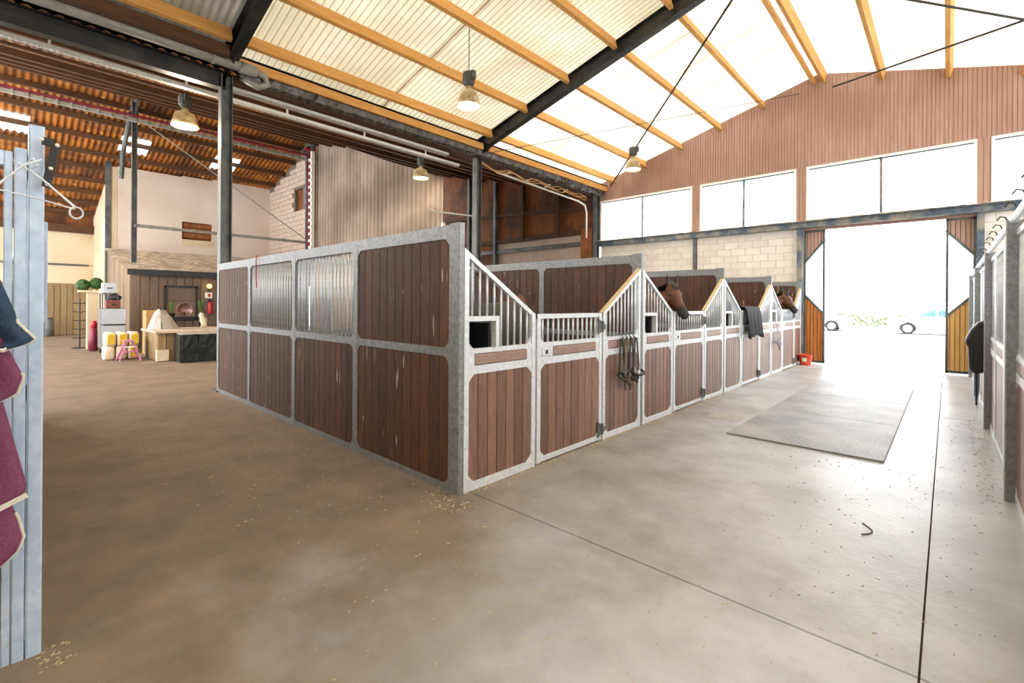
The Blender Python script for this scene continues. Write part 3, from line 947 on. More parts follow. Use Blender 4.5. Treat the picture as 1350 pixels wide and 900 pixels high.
def stall_front(y0, label, L=3.01, x=FX, name='stall_front', flat=None, wood='wood_front', hatch=True, opened=False, steel='galv_white'):
    """front of one stall along +y from the partition at y0; flat = height of a straight-topped front"""
    t = empty(name, (x, y0, 0), label, 'stall front')
    z_hi, z_lo = (flat, flat) if flat else (2.0, 1.45)
    Z0, Z1, Z2, Z3 = .05, .96, 1.03, 1.15
    d0, d1 = y0 + .96, y0 + 2.10
    def pane(a, c, za, zc, parent, is_door=False, hatch_=False, mirror=False):
        b = MB(); w_ = .05
        b.prism([(a, 0.012 if is_door else 0), (a + w_, 0.012 if is_door else 0), (a + w_, za + (zc - za) * w_ / (c - a)), (a, za)], x - .025, x + .025, 'x')
        b.prism([(c - w_, 0.012 if is_door else 0), (c, 0.012 if is_door else 0), (c, zc), (c - w_, zc + (za - zc) * w_ / (c - a))], x - .025, x + .025, 'x')
        zb = .02 if is_door else 0
        b.box(x - .022, a + w_, zb, x + .022, c - w_, Z0 + .02)
        b.box(x - .022, a + w_, Z1, x + .022, c - w_, Z2).box(x - .022, a + w_, Z3 - .02, x + .022, c - w_, Z3 + .02)
        b.prism([(a, za), (c, zc), (c, zc - .045), (a, za - .045)], x - .023, x + .023, 'x')
        for cz, sz in ((Z0 + .02, 1), (Z1, -1)):
            for cy, sy in ((a + w_, 1), (c - w_, -1)):
                gusset(b, cy, cz, sy, sz, x - .02, x + .02, .065, 'x')
        for cy, sy in ((a + w_, 1), (c - w_, -1)):
            gusset(b, cy, Z3 + .02, sy, 1, x - .012, x + .012, .06, 'x')
        b.box(x - .018, a + w_, Z2, x + .018, a + w_ + (.2 if is_door else .07), Z3 - .02).box(x - .018, c - w_ - .07, Z2, x + .018, c - w_, Z3 - .02)
        fr = b.build('door' if is_door else 'frame', steel, parent)
        P = fr if is_door else parent
        n = 8 if is_door else 7
        wd = (c - a - 2 * w_) / n
        me = boxmesh('plank', .03, wd - .006, Z1 - Z0 - .02, wood, .004)
        for k in range(n):
            inst('plank', me, (x, a + w_ + wd * (k + .5), (Z0 + .02 + Z1) / 2), P)
        s0 = a + w_ + (.2 if is_door else .07); s1 = c - w_ - .07
        MB().bbox(x - .02, s0, Z2 + .006, x + .024, s1, Z3 - .026, .006, 'y').build('rail_board', 'strip', P)
        nb = 12 if is_door else 9
        if is_door and opened: nb = 0
        for k in range(nb):
            yy = a + w_ + (c - a - 2 * w_) * (k + .6) / (nb + .2)
            zt = za + (zc - za) * (yy - a) / (c - a) - .04
            zb_ = Z3 + .02
            if hatch_ and yy < a + .40: zb_ = 1.44
            if zt - zb_ > .03:
                inst('bar', barmesh(zt - zb_), (x, yy, zb_), P)
        if hatch_:
            hb = MB(); h0, h1 = a + .03, a + .40
            hb.box(x - .03, h0, 1.40, x + .03, h1, 1.44).box(x - .03, h1 - .04, Z3 + .02, x + .03, h1, 1.40)
            h = hb.build('feed_hatch', steel, P)
            tr = MB(); tr.box(x - .3, h0 + .02, 1.0, x - .04, h1 - .05, 1.03).box(x - .3, h0 + .02, 1.03, x - .27, h1 - .05, 1.4).box(x - .3, h0 + .02, 1.03, x - .04, h0 + .04, 1.38).box(x - .3, h1 - .07, 1.03, x - .04, h1 - .05, 1.38)
            tr.build('feed_trough', 'darkhole', h)
        if is_door:
            for zz in (.14, 1.30):
                hg = MB()
                hg.prism([(c - .09, zz - .09), (c - .09, zz + .09), (c + .07, zz + .01), (c + .07, zz - .03)], x + .026, x + .036, 'x')
                hg.tube([(x + .04, c, zz - .06), (x + .04, c, zz + .06)], .014, 8)
                hg.build('hinge', 'steel_grey', fr)
            lt = MB(); lt.box(x + .018, a + .07, Z2 + .01, x + .03, a + .22, Z3 - .03)
            l = lt.build('latch_plate', steel, fr)
            MB().box(x + .03, a + .12, Z2 + .03, x + .036, a + .15, Z3 - .05).build('latch_slot', 'black', l)
        if mirror and not flat:
            eb = MB(); eb.prism([(a, za), (c, zc), (c, zc + .012), (a, za + .012)], x - .03, x + .022, 'x')
            eb.build('edge_strip', 'edge_tan', P)
        return fr
    pane(y0 + .033, y0 + .93, z_hi, z_lo, t, hatch_=hatch)
    pane(d0, d1, z_lo, z_lo, t, is_door=True)
    pane(d1 + .03, y0 + L - .005, z_lo, z_hi, t, mirror=True)
    return t


FL = ['first stall front beside the corner post, with no horse at the gate', 'second stall front where the nearer bay horse looks over the gate',
      'third stall front with the charcoal blanket over its gate', 'fourth stall front beside the big doorway, with the farther horse']
YP = [2.5, 5.55, 8.57, 11.58, 14.5]
for i in range(4):
    stall_front(YP[i], FL[i], L=YP[i + 1] - YP[i] - .03)

# right-hand row (seen edge-on) ------------------------------------------------
RL = ['right-hand stall front nearest the camera, only its edge in view', 'second right-hand stall front from the camera, behind the first tall post',
      'third right-hand stall front, beside the black cover', 'right-hand stall front nearest the end wall']
for i in range(4):
    y0 = 2.55 + 3.0 * i
    if i == 0:
        y0 = 2.6
    t = stall_front(y0, RL[i], L=2.9 if i == 0 else 2.96, x=.42, flat=2.16, hatch=False)
    # top rail with hooks
    b = MB(); b.tube([(.38, y0, 2.24), (.38, y0 + 2.9, 2.24)], .028, 10); r_ = b.build('top_tube', 'galv_white', t)
    for k in range(5):
        yy = y0 + .3 + .55 * k
        MB().tube([(.38, yy, 2.27), (.36, yy, 2.32), (.33, yy, 2.33), (.31, yy, 2.30)], .006, 6).build('hook', 'cord', r_)
for i, lab in enumerate(['tall galvanised end post at the right, nearest the camera', 'tall galvanised end post at the right, next to the black cover', 'third tall galvanised post along the right-hand stalls', 'last galvanised post on the right by the end wall']):
    y = 5.48 + 3.0 * i
    b = MB(); b.bbox(.34, y - .05, 0, .46, y + .05, 2.24, .008)
    b.box(.36, y - .045, 0, 3.4, y + .0, .06).box(.46, y - .04, 2.1, 3.4, y, 2.2).box(.46, y - .04, 1.1, 3.4, y, 1.17)
    t = empty('partition_post', (.4, y, 0), lab, 'post')
    b.build('frame', 'galv', t)
    me = boxmesh('plank', .13, .03, 1.04, 'wood_dark', .004)
    for k in range(12):
        inst('plank', me, (.53 + .134 * k, y - .02, .58), t); 
    me = boxmesh('plank', .13, .03, .92, 'wood_dark', .004)
    for k in range(12):
        inst('plank', me, (.53 + .134 * k, y - .02, 1.635), t)

# near-left stall corner ------------------------------------------------------
t = empty('corner_stall_front', (-2.91, .08, 0), 'bright galvanised stall corner at the left edge, hung with rugs', 'stall front')
b = MB(); b.bbox(-3.0, .062, 0, -2.91, .112, 2.31, .006); b.build('end_post', 'zinc_blue', t)
b = MB(); b.bbox(-2.96, .02, 0, -2.912, .058, 2.2, .004); b.build('hinge_post', 'zinc_blue', t)
b = MB(); b.bbox(-2.955, -.01, .0, -2.915, .016, 2.18, .004).box(-2.955, -1.0, 2.12, -2.915, -.01, 2.18).box(-2.955, -1.0, 0.0, -2.915, -.01, .07).box(-2.955, -1.0, 1.1, -2.915, -.01, 1.17).box(-2.955, -1.05, 0, -2.915, -1.0, 2.18)
f = b.build('door', 'zinc_blue', t)
me = boxmesh('plank', .03, .118, 1.02, 'wood_dark', .004)
for k in range(8): inst('plank', me, (-2.935, -.07 - .121 * k, .585), f)
for k in range(11): inst('bar', barmesh(.95), (-2.935, -.06 - .085 * k, 1.17), f)
b = MB()
posts = [-2.96, -4.52, -6.06, -7.66, -9.2]
for p in posts[1:]: b.box(p - .04, .055, 0, p + .04, .105, 2.15)
b.box(-9.2, .055, 0, -2.96, .105, .06).box(-9.2, .055, 1.11, -2.96, .105, 1.18).box(-9.2, .055, 2.08, -2.96, .105, 2.18)
b.build('side_frame', 'galv', t)
for z0_, z1_ in ((.06, 1.11), (1.18, 2.08)):
    me = boxmesh('plank', .137, .03, z1_ - z0_, 'wood_side', .004)
    for k in range(44): inst('plank', me, (-3.08 - .14 * k, .08, (z0_ + z1_) / 2), t)
b = MB(); b.bbox(-4.7, .12, 1.4, -4.48, .19, 2.08, .006).box(-4.66, .105, 2.0, -4.52, .12, 2.05).box(-4.66, .105, 1.45, -4.52, .12, 1.5)
b.tube([(-4.6, .155, 2.08), (-4.6, .155, 2.1)], .012, 8)
tag(b.build('galvanised_cabinet', 'zinc_blue', org=(-4.6, .15, 1.4)), 'narrow galvanised casing just behind the left corner post', 'casing')
# bracket on top of post
t = empty('door_bracket', (-2.86, .12, 2.1), 'small black bracket with bolts at the head of the left corner post', 'bracket')
b = MB(); b.bar((-2.86, .115, 2.04), (-2.86, .142, 2.22), .03, .02, (1, 0, 0)).bar((-2.86, .10, 2.235), (-2.86, .142, 2.235), .03, .02, (1, 0, 0)); b.build('arm', 'black', t)
b = MB()
for yy, zz in ((.148, 2.225), (.10, 2.24), (.118, 2.05), (.128, 2.12)): b.sphere((-2.85, yy, zz), .008, 8, 6)
b.build('bolts', 'white_paint', t)
# wire rug hanger
t = empty('wire_rug_hanger', (-2.85, .05, 2.0), 'bent steel wire rug hanger hooked on the left corner post', 'hanger')
b = MB()
b.tube([(-2.8, -.06, 1.97), (-2.8, .05, 2.11), (-2.82, .1, 2.145)], .0045, 6)
b.tube([(-2.84, .03, 2.12), (-2.8, .1, 2.06), (-2.78, .2, 1.955)], .0045, 6)
b.tube([(-2.8, -.06, 2.0), (-2.8, .09, 1.975), (-2.78, .2, 1.945)], .0035, 6)
b.build('wire', 'bar', t)
b = MB(); lp = [(-2.78, .205 + .022 * math.cos(a), 1.93 + .025 * math.sin(a)) for a in [2 * PI * k / 12 for k in range(12)]]
b.tube(lp, .004, 6, closed=True); b.tube([(-2.84, .06, 2.13), (-2.83, .075, 2.145), (-2.83, .085, 2.12), (-2.84, .07, 2.105)], .005, 6); b.build('loop', 'bar', t)


# rugs hanging over the near-left door ---------------------------------------
def hang_rug(name, label, prof, zt, mt, x0, yl=-.85, trimz=True, fold=.03):
    """prof: [(z, right edge y)] from bottom to top"""
    def yr(z):
        for (za, ya), (zb, yb) in zip(prof, prof[1:]):
            if za <= z <= zb: return ya + (yb - ya) * (z - za) / (zb - za)
        return prof[-1][1]
    t = empty(name, (x0, -.3, prof[0][0]), label, 'rug')
    zb = prof[0][0]
    nz, ny = 26, 30
    b = MB(); vs = []
    for side in (1, 0):
        for i in range(nz + 1):
            z = zb + (zt - zb) * i / nz
            e = yr(z)
            for k in range(ny + 1):
                s_ = k / ny
                yy = yl + (e - yl) * s_
                dx = fold * math.sin(9 * s_ * 2 + 1.7 * z) + .02 * math.sin(5 * z + 13 * s_)
                fall = .0
                dx += .012 * side - .05 * (s_ > .97)
                zz = z - .05 * (1 - i / nz) * math.sin(7 * s_) * (.5 if k < ny else 0)
                vs.append((x0 + dx, yy, zz))
    W = ny + 1; K = (nz + 1) * W
    fs = []
    for i in range(nz):
        for k in range(ny):
            a = i * W + k
            fs += [(a, a + 1, a + W + 1, a + W), (K + a, K + a + W, K + a + W + 1, K + a + 1)]
    for k in range(ny):
        fs += [(k, K + k, K + k + 1, k + 1), (nz * W + k, nz * W + k + 1, K + nz * W + k + 1, K + nz * W + k)]
    for i in range(nz):
        a = i * W
        fs += [(a, a + W, K + a + W, K + a), (a + ny, K + a + ny, K + a + W + ny, a + W + ny)]
    b.add(vs, fs)
    o = b.build('cloth', mt, t, smooth=True)
    tr = MB(); tr.tube([vs[k] for k in range(ny + 1)], .008, 6)
    tr.build('hem_trim', 'trim', t)
    sd = MB(); sd.tube([vs[i * W + ny] for i in range(nz // 3 + 1)], .007, 6); sd.build('side_trim', 'trim', t)
    if 'lower' in label:
        bn = MB(); bn.bar((x0 + .045, -.12, .68), (x0 + .035, .062, .757), .006, .02); bn.build('cross_band', 'trim', t)
    return t


hang_rug('purple_rug', 'purple horse rug with cream binding, the lower one hanging at the left edge',
         [(.46, -.03), (.5, .03), (.56, .055), (.64, .04), (.70, .02), (.76, .065), (.84, .05), (.94, .03), (1.05, .01), (1.15, -.01)], 1.15, 'maroon', -2.78)
hang_rug('purple_rug', 'folded purple rug with cream binding just under the navy one',
         [(1.15, -.02), (1.17, .03), (1.24, .05), (1.32, .02), (1.44, -.02), (1.5, -.04)], 1.5, 'maroon', -2.73)
hang_rug('navy_rug', 'navy horse rug folded on top of the purple ones at the left edge',
         [(1.365, .02), (1.385, .085), (1.42, .06), (1.46, .03), (1.5, .025), (1.64, -.02), (1.72, -.06)], 1.72, 'navy', -2.72)

# ================================================================== HORSES
def horse(loc, heading, label, poll, muzzle, rug=None, ears=True):
    ch_, sh_ = math.cos(heading), math.sin(heading)
    def Wd(p): return Vector((loc[0] + p[0] * ch_ - p[1] * sh_, loc[1] + p[0] * sh_ + p[1] * ch_, loc[2] + p[2]))
    def Ds(d): return Vector((d[0] * ch_ - d[1] * sh_, d[0] * sh_ + d[1] * ch_, d[2]))
    side = Ds((0, 1, 0))
    t = empty('horse', loc, label, 'horse')
    P, Q = Vector(poll), Vector(muzzle)
    hd = (Q - P); HL = hd.length; hd.normalize()
    sc = HL / .52
    hs = hd.cross(Vector((0, 0, 1))).normalized()       # side of head
    hu = hs.cross(hd).normalized()                       # front (forehead) side
    if hu.z < 0: hu = -hu
    b = MB()
    trunk = [(-.86, 1.2, .07, .12), (-.8, 1.2, .18, .24), (-.68, 1.21, .25, .31), (-.45, 1.22, .29, .34), (-.1, 1.16, .29, .34), (.2, 1.15, .28, .35), (.45, 1.19, .24, .34), (.62, 1.2, .2, .29), (.74, 1.18, .12, .2)]
    b.ell([(Wd((x, 0, z)), a, c, side) for x, z, a, c in trunk], 16)
    # neck
    n0, n1 = Wd((.48, 0, 1.3)), Wd((.66, 0, 1.45))
    pe = P + hd * .03 - hu * .04
    mid = n1.lerp(pe, .5) + Vector((0, 0, .05))
    mside = (side * .5 + hs * (1 if hs.dot(side) > 0 else -1) * .5)
    b.ell([(n0, .16, .27, side), (n1, .13, .23, side), (mid, .085, .16, mside), (pe, .07, .11, hs)], 14)
    # head
    head = [(-.04, .06, .06, -.02), (.02, .09, .09, -.03), (.1, .105, .12, -.06), (.2, .1, .135, -.075), (.3, .078, .105, -.055), (.4, .062, .08, -.03), (.48, .064, .074, -.02), (.54, .06, .064, -.02), (.585, .04, .036, -.03)]
    b.ell([(P + hd * (u * sc) + hu * (o * sc), a * sc, c * sc, hs) for u, a, c, o in head], 14)
    for s_ in (-1, 1):   # cheek, brow, nostril
        b.sphere(P + hd * (.19 * sc) - hu * (.09 * sc) + hs * (s_ * .05 * sc), .075 * sc, 10, 8)
        b.sphere(P + hd * (.145 * sc) + hu * (.0 * sc) + hs * (s_ * .075 * sc), .035 * sc, 8, 6)
        b.sphere(P + hd * (.525 * sc) + hu * (.0 * sc) + hs * (s_ * .04 * sc), .034 * sc, 8, 6)
        e0 = P + hu * (.015 * sc) + hs * (s_ * .05 * sc) + hd * (.0)
        ed = (hu * .55 - hd * .65 + hs * (s_ * .18)).normalized()
        if ed.z < .5: ed = (ed + Vector((0, 0, 1))).normalized()
        fr_ = (ed.cross(hs)).normalized()
        b.ell([(e0, .03 * sc, .03 * sc, hs), (e0 + ed * .05 * sc, .042 * sc, .028 * sc, hs), (e0 + ed * .11 * sc, .032 * sc, .02 * sc, hs), (e0 + ed * .17 * sc, .009 * sc, .009 * sc, hs)], 10)
    # legs
    for s_ in (-1, 1):
        b.tube([Wd(p) for p in ((.5, .14 * s_, 1.1), (.5, .15 * s_, .85), (.52, .15 * s_, .7), (.53, .15 * s_, .5), (.52, .15 * s_, .45), (.52, .15 * s_, .2), (.53, .15 * s_, .13), (.57, .15 * s_, .05))], [.13, .105, .07, .055, .045, .038, .045, .05], 10)
        b.tube([Wd(p) for p in ((-.58, .13 * s_, 1.1), (-.52, .15 * s_, .82), (-.6, .16 * s_, .7), (-.78, .16 * s_, .52), (-.79, .16 * s_, .44), (-.74, .16 * s_, .2), (-.73, .16 * s_, .13), (-.68, .16 * s_, .05))], [.19, .15, .095, .06, .05, .04, .047, .05], 10)
    body = b.build('body', M['coat'], t, smooth=True)
    rm = body.modifiers.new('remesh', 'REMESH'); rm.mode = 'VOXEL'; rm.voxel_size = .014; rm.use_smooth_shade = True
    sm = body.modifiers.new('smooth', 'SMOOTH'); sm.iterations = 5; sm.factor = .6
    dg = bpy.context.evaluated_depsgraph_get()
    me = D.meshes.new_from_object(body.evaluated_get(dg))
    body.modifiers.clear(); body.data = me
    me.materials.clear(); me.materials.append(M['coat'])
    at = me.attributes.new('dark', 'FLOAT', 'POINT')
    off = Vector(loc)
    vals = []
    tip = Q
    for v in me.vertices:
        p = v.co + off
        d = (p - P).dot(hd)
        near = (p - P).length < .75 * sc
        lateral = (p - (P + hd * d)).length
        k = 0.0
        if lateral < .2 * sc and d > .36 * sc: k = min(1, (d - .36 * sc) / (.09 * sc))
        if d < .0 and lateral < .25 * sc: k = max(k, min(1, -d / .04))
        lz = p.z - loc[2]
        if lz < .62: k = max(k, min(1, (.62 - lz) / .12))
        vals.append(k)
    at.data.foreach_set('value', vals)
    for s_ in (-1, 1):
        MB().sphere(P + hd * (.15 * sc) + hu * (-.008 * sc) + hs * (s_ * .093 * sc), .02 * sc, 10, 8).build('eye', 'eye', t, smooth=True)
        MB().sphere(P + hd * (.54 * sc) + hu * (.004 * sc) + hs * (s_ * .06 * sc), .014 * sc, 8, 6, sq=(1, 1, .8)).build('nostril', 'eye', t, smooth=True)
        for q in ((.57, .15 * s_, 0), (-.68, .16 * s_, 0)):
            c = Wd(q); MB().lathe([(.062, 0), (.055, .03), (.046, .075)], c, 12).build('hoof', 'hoof', t)
    # mane, forelock, tail
    mb = MB(); prev = None
    crest = [n1 + Vector((0, 0, .2)), mid + Vector((0, 0, .13)) - Ds((.05, 0, 0)), pe - hd * .06 + Vector((0, 0, .07)), P + hu * .03 * sc]
    for i in range(26):
        s_ = i / 25 * 2.999; a = int(s_); f_ = s_ - a
        p = crest[a].lerp(crest[a + 1], f_)
        ln = random.uniform(.08, .13)
        mb.tube([p, p + side * .06 + Vector((0, 0, .015)), p + side * .085 + Vector((0, 0, -ln))], [.022, .02, .008], 6)
    mb.build('mane', 'hair', t)
    fb = MB()
    for k in range(5):
        o_ = hs * (.012 * (k - 2))
        fb.tube([P + hu * .05 * sc + o_, P + hd * .05 * sc + hu * .068 * sc + o_, P + hd * .12 * sc + hu * .062 * sc + o_ * 1.5], [.014, .014, .004], 6)
    fb.build('forelock', 'hair', t)
    tb = MB(); tb.tube([Wd(p) for p in ((-.82, 0, 1.36), (-.93, 0, 1.25), (-.96, 0, .95), (-.94, 0, .6), (-.92, 0, .45))], [.04, .06, .08, .06, .015], 8)
    tb.build('tail', 'hair', t, smooth=True)
    if rug:
        rb = MB(); rings = []
        for x, z, a, c in [(-.84, 1.21, .2, .26), (-.7, 1.22, .28, .345), (-.45, 1.23, .32, .375), (-.1, 1.18, .32, .375), (.2, 1.17, .31, .385), (.45, 1.21, .27, .375), (.6, 1.22, .235, .33)]:
            ring = []
            for k in range(17):
                an = PI * (-.22 + 1.44 * k / 16)
                ring.append(Wd((x, a * math.cos(an), z + c * math.sin(an))))
            rings.append(ring)
        vs = [v for r in rings for v in r]; fs = [(i * 17 + k, i * 17 + k + 1, i * 17 + 18 + k, i * 17 + 17 + k) for i in range(len(rings) - 1) for k in range(16)]
        rb.add(vs, fs); o = rb.build('rug', rug, t, smooth=True)
        so = o.modifiers.new('solid', 'SOLIDIFY'); so.thickness = .012
    return t


horse((-3.98, 6.55, 0), math.radians(6), 'bay horse nearer the camera, looking out over the gate of the second stall', (-3.05, 6.83, 1.82), (-2.76, 6.60, 1.42))
horse((-3.98, 13.05, 0), math.radians(4), 'bay horse farthest away, looking out beside the big doorway', (-3.04, 13.5, 1.84), (-2.76, 13.2, 1.44))
horse((-4.1, 3.9, 0), math.radians(92), 'horse in an olive rug in the first stall, seen through the bars, head down', (-4.25, 5.05, 1.0), (-4.12, 5.16, .52), rug='olive')

# ================================================================== TACK, BLANKETS
def halter(yc, ztop, drop, label, mt='leather', x=FX + .04, tw=0.0, dangle=.0, nose=.1):
    t = empty('headcollar', (x, yc, ztop), label, 'headcollar')
    b = MB()
    zn = ztop - drop
    w_ = .05
    b.bar((x + .02, yc - w_ * .4, ztop), (x + .03, yc - w_ - tw, zn), .036, .008, (1, 0, 0)).bar((x + .02, yc + w_ * .4, ztop), (x + .03, yc + w_ + tw, zn), .028, .006, (1, 0, 0))
    b.bar((x + .022, yc - w_ * .4, ztop - .01), (x + .022, yc + w_ * .4, ztop - .01), .02, .03).build('cheek_strap', mt, t)
    b = MB(); ring = [(x + .05 + .05 * math.sin(a), yc + nose * math.cos(a), zn - .03 - .035 * math.sin(a)) for a in [2 * PI * k / 14 for k in range(14)]]
    b.tube(ring, .016, 6, closed=True); b.build('noseband', mt, t)
    b = MB()
    for s_ in (-1, 1):
        rr = [(x + .045, yc + s_ * w_ + .018 * math.cos(a), zn + .018 * math.sin(a)) for a in [2 * PI * k / 10 for k in range(10)]]
        b.tube(rr, .004, 6, closed=True)
    b.build('buckle_ring', 'bar', t)
    if dangle:
        MB().bar((x + .05, yc - .07, zn + .03), (x + .07, yc + .08, zn - .12), .03, .008, (1, 0, 0)).bar((x + .03, yc + .05, zn + .12), (x + .08, yc - .03, zn - .02), .03, .008, (1, 0, 0)).build('chin_strap', mt, t)
        MB().tube([(x + .05, yc, zn - .05), (x + .06, yc + .02, zn - .05 - dangle * .5), (x + .05, yc + .05, zn - .05 - dangle)], .01, 6).build('throat_strap', 'rope', t)
    return t


for k, (yc, dr, lab, mt, tw, dg) in enumerate([
        (4.98, .42, 'dark headcollar hanging leftmost in the bundle on the first front', 'leather', .02, .14),
        (5.07, .46, 'brown rope headcollar second from the left in the bundle', 'rope', .0, .1),
        (5.16, .42, 'black leather headcollar in the middle of the bundle, noseband low', 'leather', .01, .05),
        (5.25, .38, 'black headcollar rightmost in the bundle, its noseband sticking out', 'leather', .02, .0)]):
    t = halter(yc, 1.14, dr, lab, mt, FX + .04 + .014 * k, tw, dg, .08 if k < 3 else .12)
    MB().tube([(FX + .02, yc, 1.19), (FX + .05, yc, 1.2), (FX + .07, yc, 1.165), (FX + .075, yc, 1.14), (FX + .09, yc, 1.16)], .007, 6).build('hanging_hook', 'steel_grey', t)
t = halter(11.9, 1.08, .36, 'purple and white webbing headcollar hanging far down the row beside the charcoal blanket', 'webw', FX + .05, .02, .12, .13)
MB().tube([(FX + .02, 11.9, 1.14), (FX + .06, 11.9, 1.13), (FX + .08, 11.9, 1.07)], .008, 6).build('hanging_hook', 'steel_grey', t)

# charcoal blanket over gate 3
t = empty('charcoal_blanket', (FX, 10.0, 1.46), 'charcoal blanket thrown over the gate of the third stall', 'blanket')
b = MB(); ny = 26
prof = [(-.14, .75), (-.13, 1.0), (-.12, 1.3), (-.08, 1.47), (-.02, 1.515), (.05, 1.50), (.09, 1.42), (.11, 1.2), (.12, 1.02), (.13, .9)]
vs = []
for dlt in (0, .015):
    for k in range(ny + 1):
        s_ = k / ny
        yy = 9.62 + .86 * s_
        for i, (px_, pz_) in enumerate(prof):
            f_ = max(0, (1.45 - pz_)) * .07
            ex = px_ + (1 if px_ > 0 else -1) * (f_ * math.sin(24 * s_ + i * .2) + dlt)
            zz = pz_ + dlt * (1 if 2 < i < 6 else 0)
            if i == len(prof) - 1: zz += .06 * math.sin(3.2 * s_)
            vs.append((FX + ex, yy + (.06 * (s_ - .5) * (1.45 - pz_)), zz))
n = len(prof); K = (ny + 1) * n
fs = []
for k in range(ny):
    for i in range(n - 1):
        a = k * n + i
        fs += [(a, a + 1, a + n + 1, a + n), (K + a, K + a + n, K + a + n + 1, K + a + 1)]
for k in range(ny):
    for i in (0, n - 1):
        a = k * n + i; fs.append((a, a + n, K + a + n, K + a))
for i in range(n - 1):
    for k in (0, ny):
        a = k * n + i; fs.append((a, a + 1, K + a + 1, K + a))
b.add(vs, fs); b.build('cloth', 'grey_rug', t, smooth=True)

# black cover on the right row
t = empty('saddle_cover', (.3, 9.0, .66), 'black cover hung on the right-hand stalls by the second post, strap dangling', 'cover')
b = MB()
b.prism([(.385, 1.38), (.30, 1.34), (.23, 1.24), (.17, 1.08), (.205, 1.0), (.215, .72), (.27, .64), (.385, .68)], 8.84, 9.16, 'y')
o = b.build('cover_cloth', 'black', t)
bv = o.modifiers.new('bevel', 'BEVEL'); bv.width = .035; bv.segments = 3
MB().bar((.29, 8.95, .7), (.29, 8.93, .22), .07, .02, (1, 0, 0)).build('strap', 'navy', t)
MB().tube([(.29, 8.88, .2), (.29, 8.98, .2)], .012, 6).build('strap_buckle', 'bar', t)

# orange bucket
t = empty('orange_bucket', (-2.72, 14.2, 0), 'orange plastic bucket on the floor at the left side of the doorway', 'bucket')
MB().lathe([(.12, 0), (.125, .01), (.165, .26), (.175, .27), (.165, .275), (.155, .26), (.115, .03), (.01, .03)], (-2.72, 14.2, 0), 20).build('tub', 'orange', t, smooth=True)
MB().tube([(-2.72 + .17 * math.cos(a), 14.2 - .03 * 1, .25 - .1 * math.sin(a)) for a in [PI * k / 10 for k in range(11)]], .006, 6).build('handle', 'white_paint', t)
b = MB(); b.prism([(-.06, .1), (.06, .1), (.05, .2), (-.05, .2)], -.002, .002, 'y')
o = MB(); 
for k in range(6):
    a0 = -1.9 + .12 * k; a1 = a0 + .12
    r0, r1 = .147, .162
    o.add([(-2.72 + r0 * math.cos(a0), 14.2 + r0 * math.sin(a0), .1), (-2.72 + r0 * math.cos(a1), 14.2 + r0 * math.sin(a1), .1), (-2.72 + r1 * math.cos(a1), 14.2 + r1 * math.sin(a1), .2), (-2.72 + r1 * math.cos(a0), 14.2 + r1 * math.sin(a0), .2)], [(0, 1, 2, 3)])
o.build('sticker', 'white_paint', t)

# floor mat (two sheets) -------------------------------------------------------
t = empty('rubber_mat', (-1.2, 5.9, 0), 'large grey rubber mat lying in the aisle towards the doorway', 'mat')
for k, (ya, yb) in enumerate([(5.9, 7.75), (7.76, 9.6), (9.61, 11.45)]):
    b = MB(); b.bbox(-1.94, ya, .001, -.455, yb, .02, .003, 'y'); 
    n = 0
    b.build('mat_sheet', 'mat_rubber', t)
# scattered straw
def scatter(name, label, areas, n, mt='straw'):
    b = MB()
    for (x0, y0, x1, y1, wgt) in areas:
        for _ in range(int(n * wgt)):
            x, y = random.uniform(x0, x1), random.uniform(y0, y1)
            a = random.uniform(0, PI); l = random.uniform(.003, .011); w_ = random.uniform(.0008, .0024)
            z = random.uniform(.001, .006)
            dx, dy = math.cos(a) * l, math.sin(a) * l; ex, ey = -math.sin(a) * w_, math.cos(a) * w_
            b.add([(x - dx - ex, y - dy - ey, z), (x + dx - ex, y + dy - ey, z + .002), (x + dx + ex, y + dy + ey, z + .006), (x - dx + ex, y - dy + ey, z + .004)], [(0, 1, 2, 3)])
    tag(b.build(name, mt), label, 'straw', kind='stuff')


scatter('straw_litter', 'straw and sawdust crumbs swept along the foot of the stall fronts', [(-2.88, 2.5, -2.8, 14, .45), (-2.88, 2.7, -2.6, 8.5, .2), (-3.1, 2.2, -2.6, 2.48, .03), (.2, 5.2, .34, 9, .05), (-2.92, .1, -2.75, .22, .012), (-2.8, 0.9, .3, 9, .25), (-9, .9, -3, 2.4, .12)], 3200)
# drain covers
for k, (x0, y0, x1, y1, lab) in enumerate([(-2.45, 6.6, -2.05, 6.95, 'pale square cover let into the floor left of the rubber mat')]):
    b = MB(); b.bbox(x0, y0, .0, x1, y1, .004, .001, 'x'); tag(b.build('floor_cover', 'floor_r', org=(x0, y0, 0)), lab, 'cover')
MB_ = MB().tube([(-.42 + .05 * math.sin(k * .5), 3.95 + .03 * k, .004) for k in range(8)], .004, 5)
tag(MB_.build('twine', 'rope', org=(-.42, 4, 0)), 'short bit of twine on the grey floor right of centre', 'twine')

